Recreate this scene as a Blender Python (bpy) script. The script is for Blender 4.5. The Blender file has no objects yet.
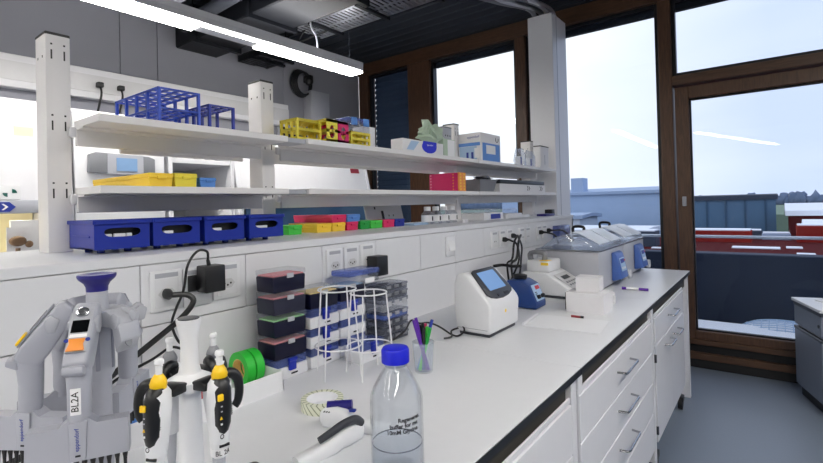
import bpy, bmesh, math, random
from mathutils import Vector, Matrix
random.seed(7)
SC = bpy.context.scene
COL = SC.collection
PI = math.pi
R = math.radians

# ------------------------------------------------------------------ materials
def lin(c):
    return tuple(((v/255)/12.92 if v/255 <= .04045 else ((v/255+.055)/1.055)**2.4) for v in c)

MATS = {}
def mat(name, rgb, rough=.5, metal=0., var=.05, scale=30., bump=0., emit=None, stretch=None, coat=0., spec=.5):
    m = bpy.data.materials.new(name); m.use_nodes = True
    nt = m.node_tree; N = nt.nodes; L = nt.links
    b = N['Principled BSDF']
    c = lin(rgb)
    tc = N.new('ShaderNodeTexCoord'); mp = N.new('ShaderNodeMapping')
    L.new(tc.outputs['Object'], mp.inputs['Vector'])
    if stretch: mp.inputs['Scale'].default_value = stretch
    nz = N.new('ShaderNodeTexNoise'); nz.inputs['Scale'].default_value = scale; nz.inputs['Detail'].default_value = 3
    L.new(mp.outputs['Vector'], nz.inputs['Vector'])
    mx = N.new('ShaderNodeMix'); mx.data_type = 'RGBA'
    mx.inputs['A'].default_value = tuple(v*(1-var) for v in c)+(1,)
    mx.inputs['B'].default_value = tuple(min(1, v*(1+var)) for v in c)+(1,)
    L.new(nz.outputs['Fac'], mx.inputs['Factor'])
    L.new(mx.outputs['Result'], b.inputs['Base Color'])
    b.inputs['Roughness'].default_value = rough
    b.inputs['Metallic'].default_value = metal
    b.inputs['Specular IOR Level'].default_value = spec
    b.inputs['Coat Weight'].default_value = coat
    if bump:
        bp = N.new('ShaderNodeBump'); bp.inputs['Strength'].default_value = bump; bp.inputs['Distance'].default_value = .002
        L.new(nz.outputs['Fac'], bp.inputs['Height']); L.new(bp.outputs['Normal'], b.inputs['Normal'])
    if emit:
        b.inputs['Emission Color'].default_value = lin(emit[0])+(1,)
        b.inputs['Emission Strength'].default_value = emit[1]
    MATS[name] = m
    return m

def clear(name, tint, haze=.06, gloss=1., rough=.03, hazecol=(235, 240, 250), ior=1.5):
    """thin clear sheet: transparent + fresnel gloss + a little white haze"""
    m = bpy.data.materials.new(name); m.use_nodes = True
    nt = m.node_tree; N = nt.nodes; L = nt.links; N.clear()
    out = N.new('ShaderNodeOutputMaterial')
    tr = N.new('ShaderNodeBsdfTransparent'); tr.inputs['Color'].default_value = tuple(v/255 for v in tint)+(1,)
    gl = N.new('ShaderNodeBsdfGlossy'); gl.inputs['Roughness'].default_value = rough
    df = N.new('ShaderNodeBsdfDiffuse')
    nz = N.new('ShaderNodeTexNoise'); nz.inputs['Scale'].default_value = 40
    rp = N.new('ShaderNodeMapRange'); rp.inputs['To Min'].default_value = haze*.7; rp.inputs['To Max'].default_value = haze*1.3
    L.new(nz.outputs['Fac'], rp.inputs['Value'])
    df.inputs['Color'].default_value = lin(hazecol)+(1,)
    m1 = N.new('ShaderNodeMixShader'); L.new(rp.outputs['Result'], m1.inputs['Fac'])
    L.new(tr.outputs[0], m1.inputs[1]); L.new(df.outputs[0], m1.inputs[2])
    lw = N.new('ShaderNodeLayerWeight'); lw.inputs['Blend'].default_value = .5
    pw = N.new('ShaderNodeMath'); pw.operation = 'POWER'; pw.inputs[1].default_value = 4.; L.new(lw.outputs['Facing'], pw.inputs[0])
    mu = N.new('ShaderNodeMath'); mu.operation = 'MULTIPLY_ADD'; mu.use_clamp = True
    mu.inputs[1].default_value = .9*gloss; mu.inputs[2].default_value = .045*gloss*(ior/1.5)**2; L.new(pw.outputs[0], mu.inputs[0])
    m2 = N.new('ShaderNodeMixShader'); L.new(mu.outputs[0], m2.inputs['Fac'])
    L.new(m1.outputs[0], m2.inputs[1]); L.new(gl.outputs[0], m2.inputs[2])
    L.new(m2.outputs[0], out.inputs[0])
    MATS[name] = m
    return m

def wood(name, a, b_, sc=(12, 12, 1.2)):
    m = bpy.data.materials.new(name); m.use_nodes = True
    nt = m.node_tree; N = nt.nodes; L = nt.links; bs = N['Principled BSDF']
    tc = N.new('ShaderNodeTexCoord'); mp = N.new('ShaderNodeMapping'); mp.inputs['Scale'].default_value = sc
    L.new(tc.outputs['Object'], mp.inputs['Vector'])
    nz = N.new('ShaderNodeTexNoise'); nz.inputs['Scale'].default_value = 6; nz.inputs['Detail'].default_value = 6; nz.inputs['Distortion'].default_value = .6
    L.new(mp.outputs[0], nz.inputs['Vector'])
    cr = N.new('ShaderNodeValToRGB'); cr.color_ramp.elements[0].position = .35; cr.color_ramp.elements[1].position = .68
    cr.color_ramp.elements[0].color = lin(a)+(1,); cr.color_ramp.elements[1].color = lin(b_)+(1,)
    L.new(nz.outputs['Fac'], cr.inputs[0]); L.new(cr.outputs[0], bs.inputs['Base Color'])
    bs.inputs['Roughness'].default_value = .45
    MATS[name] = m
    return m

def lamp_mat(name, rgb, s):
    m = bpy.data.materials.new(name); m.use_nodes = True
    N = m.node_tree.nodes; N.clear()
    o = N.new('ShaderNodeOutputMaterial'); e = N.new('ShaderNodeEmission')
    e.inputs[0].default_value = lin(rgb)+(1,); e.inputs[1].default_value = s
    m.node_tree.links.new(e.outputs[0], o.inputs[0])
    MATS[name] = m
    return m

LAMP_S = 27.5
lamp_mat('lamp', (255, 251, 244), LAMP_S)
lamp_mat('cabinet_lamp', (255, 246, 222), 9.)
lamp_mat('added_uplight', (252, 252, 255), 11.)
mat('white_laminate', (226, 227, 231), .32, var=.02)
mat('white_paint', (222, 222, 226), .45, var=.02)
mat('white_steel', (228, 228, 232), .35, var=.015)
mat('shelf_white', (232, 230, 230), .4, var=.02)
mat('white_plastic', (232, 233, 236), .3, var=.02)
mat('device_white', (226, 227, 230), .3, var=.02)
mat('off_white', (206, 206, 208), .4, var=.03)
mat('paper', (238, 239, 243), .8, var=.02)
mat('card_white', (232, 231, 234), .75, var=.03)
mat('grey_wall', (150, 151, 160), .8, var=.04, scale=3, bump=.05)
mat('wall_white', (205, 205, 208), .8, var=.03, scale=4)
mat('black_edge', (20, 21, 26), .4, var=.1)
mat('recess_shade', (62, 59, 54), .6, var=.05)
mat('black', (16, 17, 20), .4, var=.15)
mat('black_rubber', (20, 20, 22), .6, var=.2)
mat('dark_grey', (52, 55, 62), .45, var=.08)
mat('mid_grey', (128, 130, 136), .45, var=.05)
mat('light_grey', (176, 178, 186), .4, var=.03)
mat('pip_grey', (168, 170, 180), .35, var=.03)
mat('pip_grey_dark', (138, 140, 152), .35, var=.03)
mat('steel', (200, 202, 206), .25, 1., var=.05, scale=60)
mat('chrome', (170, 171, 174), .22, 1., var=.03)
mat('galv', (215, 218, 224), .3, .9, var=.2, scale=14)
mat('galv_dark', (25, 27, 32), .45, .5, var=.2, scale=10)
mat('ceiling_dark', (38, 43, 51), .6, var=.12, scale=8)
mat('floor_lino', (118, 128, 143), .38, var=.05, scale=60, bump=.03)
wood('wood', (74, 50, 34), (95, 66, 46))
wood('wood_x', (72, 49, 33), (92, 64, 44), (1.2, 12, 12))
mat('blind', (30, 36, 46), .7, var=.1)
mat('blind_blue', (74, 90, 112), .7, var=.1, scale=4)
mat('navy_blue', (14, 42, 150), .35, var=.06)
mat('rack_blue', (28, 72, 190), .35, var=.06)
mat('tip_navy', (11, 12, 40), .4, spec=.3, var=.1)
mat('tip_grey', (38, 40, 58), .4, spec=.3, var=.1)
mat('cap_blue', (18, 28, 205), .4, var=.04)
mat('purple_blue', (38, 34, 118), .35, var=.05)
mat('clip_blue', (18, 40, 160), .35, var=.05)
mat('device_blue', (26, 62, 128), .35, var=.06)
mat('panel_blue', (74, 108, 182), .4, var=.04)
mat('light_blue', (86, 140, 214), .4, var=.05)
mat('pale_blue', (168, 196, 226), .5, var=.05)
mat('yellow', (252, 212, 60), .45, var=.05)
mat('yellow_deep', (246, 200, 20), .4, var=.04)
mat('rack_yellow', (240, 222, 72), .4, var=.05)
mat('orange', (240, 150, 62), .4, var=.04)
mat('magenta', (214, 30, 104), .45, var=.06)
mat('pink', (226, 44, 104), .45, var=.05)
mat('salmon', (222, 132, 140), .5, var=.25, scale=400)
mat('mint', (150, 214, 140), .5, var=.25, scale=400)
mat('cream', (236, 206, 130), .5, var=.15, scale=300)
mat('green', (28, 160, 62), .45, var=.06)
mat('green_light', (70, 200, 72), .45, var=.05)
mat('tape_green', (44, 196, 60), .5, var=.06)
mat('sage', (186, 204, 184), .5, var=.1)
mat('red_dark', (140, 24, 40), .5, var=.1)
mat('red', (190, 40, 50), .4, var=.1)
mat('purple', (92, 40, 160), .4, var=.1)
mat('ink_blue', (30, 52, 150), .5, var=.05)
mat('ink', (26, 28, 34), .6, var=.05)
mat('label_white', (240, 240, 242), .6, var=.01)
mat('screen_black', (10, 12, 14), .12, var=.05)
mat('screen_blue', (70, 112, 170), .2, var=.05, emit=((150, 185, 225), .3))
mat('lcd_grey', (110, 140, 175), .3, var=.05, emit=((130, 165, 205), .25))
mat('glass_dark_blue', (70, 104, 140), .08, var=.15, scale=3)
mat('snow', (236, 240, 248), .8, var=.05, scale=5)
mat('terrace', (42, 48, 60), .8, var=.15, scale=5)
mat('parapet', (42, 54, 76), .8, var=.06, scale=.5)
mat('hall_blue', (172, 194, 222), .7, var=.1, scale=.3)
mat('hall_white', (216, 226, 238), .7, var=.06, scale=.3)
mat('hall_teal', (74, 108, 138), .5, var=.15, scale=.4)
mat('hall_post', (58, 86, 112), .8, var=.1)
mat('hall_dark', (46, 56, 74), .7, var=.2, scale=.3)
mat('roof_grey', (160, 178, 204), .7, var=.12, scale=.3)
mat('red_brick', (84, 30, 32), 1., spec=.05, var=.3, scale=.8)
mat('red_roof', (140, 40, 34), 1., spec=.05, var=.25, scale=.5)
mat('yard', (74, 66, 76), .9, var=.5, scale=.12)
mat('field', (112, 132, 112), .9, var=.25, scale=.02)
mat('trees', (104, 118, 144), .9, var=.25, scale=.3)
mat('rail_metal', (206, 212, 222), .35, .6, var=.04)
mat('brown', (110, 84, 60), .7, var=.2)
mat('pale_yellow', (244, 232, 188), .6, var=.04)
clear('pane', (232, 240, 250), .0, .32, .0)
clear('pane_soft', (240, 246, 252), .0, .35, .0)
clear('clear_plastic', (232, 235, 240), .07, .8, .06)
clear('clear_blue', (120, 140, 220), .30, .8, .1, (120, 140, 214))
clear('clear_grey', (170, 176, 190), .25, .8, .1, (150, 156, 176))
clear('cup_clear', (238, 242, 246), .16, .5, .04)
clear('clear_lid', (232, 238, 248), .13, .7, .08)

def real_glass(name, rgb, ior, rough=0.):
    m = bpy.data.materials.new(name); m.use_nodes = True
    b = m.node_tree.nodes['Principled BSDF']
    nz = m.node_tree.nodes.new('ShaderNodeTexNoise'); nz.inputs['Scale'].default_value = 3
    mx = m.node_tree.nodes.new('ShaderNodeMix'); mx.data_type = 'RGBA'
    mx.inputs['A'].default_value = tuple(v/255*.985 for v in rgb)+(1,); mx.inputs['B'].default_value = tuple(v/255 for v in rgb)+(1,)
    m.node_tree.links.new(nz.outputs['Fac'], mx.inputs['Factor']); m.node_tree.links.new(mx.outputs['Result'], b.inputs['Base Color'])
    b.inputs['Transmission Weight'].default_value = 1.; b.inputs['Roughness'].default_value = rough; b.inputs['IOR'].default_value = ior
    MATS[name] = m
clear('bottle_glass', (246, 249, 252), .02, 1., .02, (240, 244, 250), 1.5)
clear('water', (238, 242, 248), .03, .35, .02, (235, 240, 248), 1.33)

# striped autoclave tape
def stripes(name, a, b_, n):
    m = bpy.data.materials.new(name); m.use_nodes = True
    N = m.node_tree.nodes; L = m.node_tree.links; bs = N['Principled BSDF']
    tc = N.new('ShaderNodeTexCoord'); sp = N.new('ShaderNodeSeparateXYZ'); L.new(tc.outputs['Object'], sp.inputs[0])
    at = N.new('ShaderNodeMath'); at.operation = 'ARCTAN2'; L.new(sp.outputs['Y'], at.inputs[0]); L.new(sp.outputs['X'], at.inputs[1])
    mz = N.new('ShaderNodeMath'); mz.operation = 'MULTIPLY_ADD'; mz.inputs[1].default_value = 16.; L.new(sp.outputs['Z'], mz.inputs[0]); L.new(at.outputs[0], mz.inputs[2])
    sc = N.new('ShaderNodeMath'); sc.operation = 'MULTIPLY'; sc.inputs[1].default_value = n/(2*PI); L.new(mz.outputs[0], sc.inputs[0])
    fr = N.new('ShaderNodeMath'); fr.operation = 'FRACT'; L.new(sc.outputs[0], fr.inputs[0])
    gt = N.new('ShaderNodeMath'); gt.operation = 'GREATER_THAN'; gt.inputs[1].default_value = .78; L.new(fr.outputs[0], gt.inputs[0])
    mx = N.new('ShaderNodeMix'); mx.data_type = 'RGBA'; mx.inputs['A'].default_value = lin(a)+(1,); mx.inputs['B'].default_value = lin(b_)+(1,)
    L.new(gt.outputs[0], mx.inputs['Factor']); L.new(mx.outputs['Result'], bs.inputs['Base Color']); bs.inputs['Roughness'].default_value = .6
    MATS[name] = m
stripes('tape_striped', (222, 224, 204), (140, 148, 122), 22)

# ------------------------------------------------------------------ geometry
class G:
    def __init__(s): s.bm = bmesh.new()
    def _xf(s, vs, M):
        if M is not None: bmesh.ops.transform(s.bm, matrix=M, verts=vs)
    def box(s, x0, x1, y0, y1, z0, z1, bev=0., seg=2, M=None):
        r = bmesh.ops.create_cube(s.bm, size=1.)
        vs = r['verts']
        for v in vs:
            v.co = Vector((x0+(v.co.x+.5)*(x1-x0), y0+(v.co.y+.5)*(y1-y0), z0+(v.co.z+.5)*(z1-z0)))
        if bev:
            es = list({e for v in vs for e in v.link_edges})
            o = bmesh.ops.bevel(s.bm, geom=es, offset=bev, segments=seg, affect='EDGES', profile=.5, clamp_overlap=True)
            vs = list({v for f in o['faces'] for v in f.verts} | {v for v in vs if v.is_valid})
        s._xf(vs, M)
        return s
    def hull(s, pts, faces, M=None):
        vs = [s.bm.verts.new(p) for p in pts]
        for f in faces: s.bm.faces.new([vs[i] for i in f])
        s._xf(vs, M)
        return s
    def prism(s, poly, axis, a, b, bev=0., seg=2, M=None):
        """poly: 2D loop; axis 0/1/2: extruded along it from a to b. 2D = the other two axes in order"""
        def mk(p, t):
            q = list(p); q.insert(axis, t); return Vector(q)
        v0 = [s.bm.verts.new(mk(p, a)) for p in poly]; v1 = [s.bm.verts.new(mk(p, b)) for p in poly]
        n = len(poly); fs = []
        fs.append(s.bm.faces.new(v0[::-1])); fs.append(s.bm.faces.new(v1))
        for i in range(n): fs.append(s.bm.faces.new((v0[i], v0[(i+1) % n], v1[(i+1) % n], v1[i])))
        vs = v0+v1
        bmesh.ops.recalc_face_normals(s.bm, faces=fs)
        if bev:
            es = list({e for f in fs for e in f.edges})
            o = bmesh.ops.bevel(s.bm, geom=es, offset=bev, segments=seg, affect='EDGES', profile=.5, clamp_overlap=True)
            vs = list({v for f in o['faces'] for v in f.verts} | {v for v in vs if v.is_valid})
        s._xf(vs, M)
        return s
    def rings(s, rs, cap=True, closed=False, M=None):
        L = [[s.bm.verts.new(p) for p in r] for r in rs]; n = len(L[0]); fs = []
        m = len(L)
        for i in range(m if closed else m-1):
            a, b = L[i], L[(i+1) % m]
            for k in range(n): fs.append(s.bm.faces.new((a[k], a[(k+1) % n], b[(k+1) % n], b[k])))
        if cap and not closed:
            fs.append(s.bm.faces.new(L[0][::-1])); fs.append(s.bm.faces.new(L[-1]))
        bmesh.ops.recalc_face_normals(s.bm, faces=fs)
        s._xf([v for r in L for v in r], M)
        return s
    def lathe(s, prof, c=(0, 0, 0), seg=24, M=None, cap=True, closed=False):
        rs = [[Vector((c[0]+max(r, 1e-5)*math.cos(2*PI*k/seg), c[1]+max(r, 1e-5)*math.sin(2*PI*k/seg), c[2]+z)) for k in range(seg)] for r, z in prof]
        return s.rings(rs, cap, closed, M)
    def loft(s, prof, seg=20, M=None, pw=2.):
        """prof: (cx, cy, z, rx, ry) superellipse sections"""
        rs = []
        for cx, cy, z, rx, ry in prof:
            rs.append([Vector((cx+rx*math.copysign(abs(math.cos(t))**(2/pw), math.cos(t)), cy+ry*math.copysign(abs(math.sin(t))**(2/pw), math.sin(t)), z)) for t in [2*PI*k/seg for k in range(seg)]])
        return s.rings(rs, True, False, M)
    def tube(s, pts, r, seg=8, closed=False, M=None, smooth=0):
        P = [Vector(p) for p in pts]
        if smooth: P = crom(P, smooth, closed)
        n = len(P); rr = r if isinstance(r, (list, tuple)) else None
        if rr and len(rr) != n: rr = [rr[0]+(rr[-1]-rr[0])*i/(n-1) for i in range(n)]
        rs = []; up = None
        for i in range(n):
            if closed: t = P[(i+1) % n]-P[i-1]
            else: t = P[min(i+1, n-1)]-P[max(i-1, 0)]
            t.normalize()
            if up is None:
                up = Vector((0, 0, 1)) if abs(t.z) < .9 else Vector((1, 0, 0))
            a = t.cross(up); a.normalize(); b = a.cross(t); up = b
            q = rr[i] if rr else r
            rs.append([P[i]+a*q*math.cos(2*PI*k/seg)+b*q*math.sin(2*PI*k/seg) for k in range(seg)])
        return s.rings(rs, True, closed, M)
    def cyl(s, p, q, r, r2=None, seg=16, M=None):
        return s.tube([p, q], [r, r if r2 is None else r2], seg, M=M)
    def ring(s, c, R_, r, seg=28, M=None, cs=6):
        return s.tube([(c[0]+R_*math.cos(2*PI*k/seg), c[1]+R_*math.sin(2*PI*k/seg), c[2]) for k in range(seg)], r, cs, True, M)
    def ball(s, c, r, sc=(1, 1, 1), M=None, u=12, v=8):
        o = bmesh.ops.create_uvsphere(s.bm, u_segments=u, v_segments=v, radius=r)
        for w in o['verts']: w.co = Vector((c[0]+w.co.x*sc[0], c[1]+w.co.y*sc[1], c[2]+w.co.z*sc[2]))
        s._xf(o['verts'], M)
        return s
    def holed(s, w, h, t, hole, M=None):
        """plate in local xz, 0..w, 0..h, thickness t along +y, one hole given as ccw loop"""
        n = len(hole); cx = sum(p[0] for p in hole)/n; cz = sum(p[1] for p in hole)/n
        out = []
        for x, z in hole:
            dx, dz = x-cx, z-cz; k = 1e9
            if dx > 1e-9: k = min(k, (w-cx)/dx)
            if dx < -1e-9: k = min(k, -cx/dx)
            if dz > 1e-9: k = min(k, (h-cz)/dz)
            if dz < -1e-9: k = min(k, -cz/dz)
            out.append((cx+dx*k, cz+dz*k))
        for c in ((0, 0), (w, 0), (w, h), (0, h)):
            i = min(range(n), key=lambda j: (out[j][0]-c[0])**2+(out[j][1]-c[1])**2); out[i] = c
        r4 = [[Vector((x, 0, z)) for x, z in hole], [Vector((x, 0, z)) for x, z in out], [Vector((x, t, z)) for x, z in out], [Vector((x, t, z)) for x, z in hole]]
        return s.rings(r4, False, True, M)

def crom(P, k, closed=False):
    n = len(P); out = []
    rng = range(n if closed else n-1)
    for i in rng:
        if closed: a, b, c, d = P[i-1], P[i], P[(i+1) % n], P[(i+2) % n]
        else: a, b, c, d = P[max(i-1, 0)], P[i], P[i+1], P[min(i+2, n-1)]
        for j in range(k):
            t = j/k
            out.append(.5*((2*b)+(c-a)*t+(2*a-5*b+4*c-d)*t*t+(3*b-a-3*c+d)*t**3))
    if not closed: out.append(P[-1])
    return out

def Tr(x=0, y=0, z=0): return Matrix.Translation((x, y, z))
def Rz(a): return Matrix.Rotation(a, 4, 'Z')
def Rx(a): return Matrix.Rotation(a, 4, 'X')
def Ry(a): return Matrix.Rotation(a, 4, 'Y')

def WM(o):
    m = Matrix.Translation(o.location) @ o.rotation_euler.to_matrix().to_4x4()
    return WM(o.parent) @ m if o.parent else m

def tag(o, label=None, cat=None, group=None, kind=None):
    if label: o['label'] = label
    if cat: o['category'] = cat
    if group: o['group'] = group
    if kind: o['kind'] = kind
    return o

def E(name, label, cat, loc, rz=0., group=None):
    o = bpy.data.objects.new(name, None); COL.objects.link(o)
    o.empty_display_size = .05
    o.location = loc; o.rotation_euler = (0, 0, rz)
    return tag(o, label, cat, group)

def ob(name, g, m, parent=None, loc=(0, 0, 0), rz=0., w=False, ang=35):
    """link a G as one mesh object. w=True: the geometry is in world coordinates"""
    me = bpy.data.meshes.new(name)
    o = bpy.data.objects.new(name, me); COL.objects.link(o)
    o.location = loc; o.rotation_euler = (0, 0, rz); o.parent = parent
    if w: bmesh.ops.transform(g.bm, matrix=WM(o).inverted(), verts=g.bm.verts)
    g.bm.to_mesh(me); g.bm.free()
    me.materials.append(MATS[m])
    for p in me.polygons: p.use_smooth = True
    me.set_sharp_from_angle(angle=R(ang))
    return o

def one(name, label, cat, g, m, loc, rz=0., group=None, w=False):
    return tag(ob(name, g, m, None, loc, rz, w), label, cat, group)

def st(name, g, m, parent=None):
    o = ob(name, g, m, parent)
    if parent is None: o['kind'] = 'structure'
    return o

def dup(root, loc, rz=0., label=None, name=None):
    r = root.copy(); COL.objects.link(r); r.location = loc; r.rotation_euler = (0, 0, rz)
    if name: r.name = name
    if label: r['label'] = label
    def rec(a, b):
        for ch in a.children:
            if ch.name not in COL.objects: continue
            c = ch.copy(); COL.objects.link(c); c.parent = b
            rec(ch, c)
    rec(root, r)
    return r

def text(s, size, m, parent, M, name='lettering', depth=.0002, align='CENTER', bend=None, bold=0.):
    cu = bpy.data.curves.new('t', 'FONT'); cu.body = s; cu.size = size; cu.extrude = depth; cu.align_x = align; cu.align_y = 'CENTER'
    cu.resolution_u = 3; cu.offset = bold
    t = bpy.data.objects.new('t', cu); COL.objects.link(t)
    me = bpy.data.meshes.new_from_object(t)
    bpy.data.objects.remove(t); bpy.data.curves.remove(cu)
    if bend:
        for v in me.vertices:
            a = v.co.x/bend; rr = bend+v.co.z
            v.co = Vector((rr*math.sin(a), v.co.y, rr*math.cos(a)-bend))
    me.transform(M); me.name = name
    o = bpy.data.objects.new(name, me); COL.objects.link(o); o.parent = parent
    me.materials.append(MATS[m])
    return o
# text lies in local xy facing +z; these stand it up
FX = Matrix(((0, 0, 1, 0), (1, 0, 0, 0), (0, 1, 0, 0), (0, 0, 0, 1)))     # reads along +Y, faces +X
FY = Matrix(((1, 0, 0, 0), (0, 0, -1, 0), (0, 1, 0, 0), (0, 0, 0, 1)))    # reads along +X, faces -Y
FYp = Matrix(((-1, 0, 0, 0), (0, 0, 1, 0), (0, 1, 0, 0), (0, 0, 0, 1)))   # reads along -X, faces +Y
# ================================================================== the setting
CEIL = 3.22
st('floor', G().box(-4.5, 3.4, -6.7, 4.62, -.12, 0), 'floor_lino')
g = G()
y = -6.5
while y < 4.5:
    g.box(-4.25, 3.2, y, min(y+.128, 4.5), CEIL, CEIL+.03, .004, 1); y += .14
g.box(-4.45, 3.4, -6.7, 4.7, CEIL+.03, CEIL+.2)
st('ceiling', g, 'ceiling_dark')
g = G()
for a, b in ((-6.5, .2), (.206, 1.655), (1.665, 1.955), (1.965, 3.3), (3.306, 4.5)):
    g.box(-4.4, -4.25, a, b, 0, CEIL)
g.box(-4.45, -4.262, -6.5, 4.5, 0, CEIL)
st('wall_left', g, 'grey_wall')
st('wall_right', G().box(3.2, 3.4, -6.5, 4.7, 0, CEIL), 'wall_white')
st('wall_back', G().box(-4.45, 3.4, -6.7, -6.5, 0, CEIL), 'wall_white')

# window wall: timber posts, head, sill
YF, YG = 4.5, 4.57
def post(n, x0, x1, z0=0., z1=3.07, y0=YF):
    return st('trim_%d' % n, G().box(x0, x1, y0, 4.66, z0, z1, .004, 1), 'wood')
post(1, -4.25, -4.10); post(2, -3.45, -3.13); post(3, -2.064, -1.955); post(4, -.752, -.655); post(5, .62, .74)
st('trim_6', G().box(-4.25, 3.2, YF-.01, 4.68, 3.07, CEIL, .004, 1), 'wood_x')
g = G(); g.box(-4.25, 3.2, YF, 4.66, .07, .125, .003, 1); g.box(-4.25, 3.2, YF, 4.66, .19, .235, .004, 1)
st('trim_7', g, 'wood_x')
st('baseboard_front', G().box(-4.25, 3.2, YF+.012, 4.66, 0, .07).box(-4.25, 3.2, YF+.035, 4.66, .12, .195), 'black_rubber')
st('trim_8', G().box(-.655, 3.2, YF-.005, 4.66, 2.335, 2.415, .004, 1), 'wood_x')

def window(n, x0, x1, z0, z1, blind=.075, lowered=False, fr=.03):
    g = G()
    for b in ((x0, x0+fr, z0, z1), (x1-fr, x1, z0, z1), (x0+fr, x1-fr, z0, z0+fr), (x0+fr, x1-fr, z1-fr, z1)):
        g.box(b[0], b[1], YG-.03, YG+.03, b[2], b[3], .003, 1)
    w = st('window_%d' % n, g, 'black_edge')
    st('pane', G().box(x0+fr*.6, x1-fr*.6, YG-.004, YG+.004, z0+fr*.6, z1-fr*.6), 'pane', w)
    if lowered:
        g = G(); z = z0+.03
        while z < z1-.03:
            g.hull([(x0+.02, YG+.05, z), (x1-.02, YG+.05, z), (x1-.02, YG+.075, z+.07), (x0+.02, YG+.075, z+.07),
                    (x0+.02, YG+.055, z-.003), (x1-.02, YG+.055, z-.003), (x1-.02, YG+.08, z+.067), (x0+.02, YG+.08, z+.067)],
                   [(0, 1, 2, 3), (7, 6, 5, 4), (0, 4, 5, 1), (2, 6, 7, 3), (1, 5, 6, 2), (0, 3, 7, 4)]); z += .066
        st('blind', g, 'blind_blue', w)
    elif blind:
        g = G()
        for k in range(6): g.box(x0+.01, x1-.01, YG+.035, YG+.09, z1-blind+k*blind/6, z1-blind+(k+.85)*blind/6)
        g.box(x0+.005, x1-.005, YG+.032, YG+.1, z1-.02, z1+.02)
        st('blind', g, 'blind', w)
    return w
window(1, -4.10, -3.45, .235, 3.07, lowered=True)
window(2, -3.13, -2.064, .235, 3.07)
window(3, -1.955, -.752, .235, 3.07)
window(4, -.655, .62, 2.415, 3.07)
window(5, .74, 3.2, 2.415, 3.07)
window(6, .74, 3.2, .235, 2.335, blind=0)
# glazed door leaf
def frame_rect(x0, x1, z0, z1, w, wb, y0, y1):
    g = G()
    g.box(x0, x0+w, y0, y1, z0, z1, .004, 1); g.box(x1-w, x1, y0, y1, z0, z1, .004, 1)
    g.box(x0+w, x1-w, y0, y1, z0, z0+wb, .004, 1); g.box(x0+w, x1-w, y0, y1, z1-w, z1, .004, 1)
    return g
d = st('door_1', frame_rect(-.64, .61, .235, 2.315, .10, .065, YF+.012, 4.62), 'wood')
st('door_pane', G().box(-.545, .515, YG-.004, YG+.004, .295, 2.22), 'pane', d)
g = frame_rect(-.54, .51, .30, 2.215, .012, .012, YG-.02, YG+.02)
st('door_gasket', g, 'black_edge', d)
g = G(); g.box(-.605, -.575, YF-.006, YF+.012, 1.325, 1.405, .005); g.cyl((-.59, YF-.02, 1.365), (-.59, YF, 1.365), .009, seg=12)
st('door_handle', g, 'light_grey', d)
st('trim_9', G().box(.6, .64, YF+.0, 4.6, .235, 2.335, .003, 1), 'wood')

# ================================================================== outdoors
o = st('terrace', G().box(-14, 14, 4.68, 6.35, -.4, 0), 'terrace')
o = st('ground', G().box(-400, 400, 8, 420, -7.4, -7), 'yard')
g = G()
for i in range(40):
    x0 = -14+i*.7; h0 = .10+.035*math.sin(i*1.7)+.02*math.sin(i*.61)
    g.box(x0, x0+.72, 4.69, 5.50+.03*math.sin(i*.9), 0, .18+h0*.1, .03, 2)
tag(ob('snow', g, 'snow'), 'snow lying along the foot of the windows outside', 'snow', kind='stuff')
st('parapet', G().box(-14, 14, 6.12, 6.35, 0, .78, .01, 1), 'parapet')
t = E('handrail', 'white metal handrail on the terrace parapet outside the windows', 'railing', (0, 6.0, 0))
ob('rail', G().cyl((-14, 6.0, .972), (14, 6.0, .972), .017, seg=10), 'rail_metal', t, w=True)
for k in range(10):
    ob('post', G().cyl((-12.4+k*2.9, 6.0, 0), (-12.4+k*2.9, 6.0, .96), .014, seg=8), 'rail_metal', t, w=True)
# domed rooflight with a wire grid
t = E('rooflight', 'white domed rooflight with a wire grid on the terrace outside', 'rooflight', (.05, 5.55, 0))
ob('base', G().lathe([(.36, 0), (.36, .12), (.33, .14)], seg=32), 'snow', t)
ob('dome', G().lathe([(.33, .13), (.3, .165), (.22, .19), (.1, .205), (.0, .207)], seg=32), 'snow', t)
g = G()
for k in range(-5, 6):
    s = k*.058; w_ = math.sqrt(max(.001, .33**2-s*s))
    def dz(q): return .136+.076*math.sqrt(max(0, 1-(q/.335)**2))
    for ax in (0, 1):
        pts = []
        for j in range(9):
            u = -w_+2*w_*j/8; rr = math.hypot(u, s)
            pts.append((u, s, dz(rr)+.006) if ax == 0 else (s, u, dz(rr)+.006))
        g.tube(pts, .0035, 4)
ob('wire_grid', g, 'pale_blue', t)

def hall(name, label, loc, sx, sy, h, wall, roof, over=.4, rise=.6, pil=0, chim=None, win=0):
    t = E(name, label, 'building', loc)
    ob('wall', G().box(0, sx, 0, sy, 0, h), wall, t)
    ob('roof', G().prism([(-over, h), (sy/2, h+rise), (sy+over, h), (sy+over, h+.35), (sy/2, h+rise+.35), (-over, h+.35)], 0, -over, sx+over), roof, t)
    for k in range(pil):
        ob('pilaster', G().box((k+.5)*sx/pil-.06, (k+.5)*sx/pil+.06, -.08, 0, 0, h), 'hall_post', t)
    for k in range(win):
        ob('window', G().box((k+.2)*sx/win, (k+.8)*sx/win, -.08, .05, h*.62, h*.8), 'hall_dark', t)
    if chim: ob('chimney', G().box(chim[0], chim[0]+chim[2], chim[1], chim[1]+2, h, h+chim[3]), 'roof_grey', t)
    return t
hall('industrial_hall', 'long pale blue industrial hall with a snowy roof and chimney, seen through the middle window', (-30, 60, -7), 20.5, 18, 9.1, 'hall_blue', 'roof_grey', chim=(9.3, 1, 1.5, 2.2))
hall('warehouse', 'white low warehouse in front of the pale blue hall', (-24, 48, -7), 8.5, 6, 6.6, 'hall_white', 'roof_grey', rise=.2)
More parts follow.
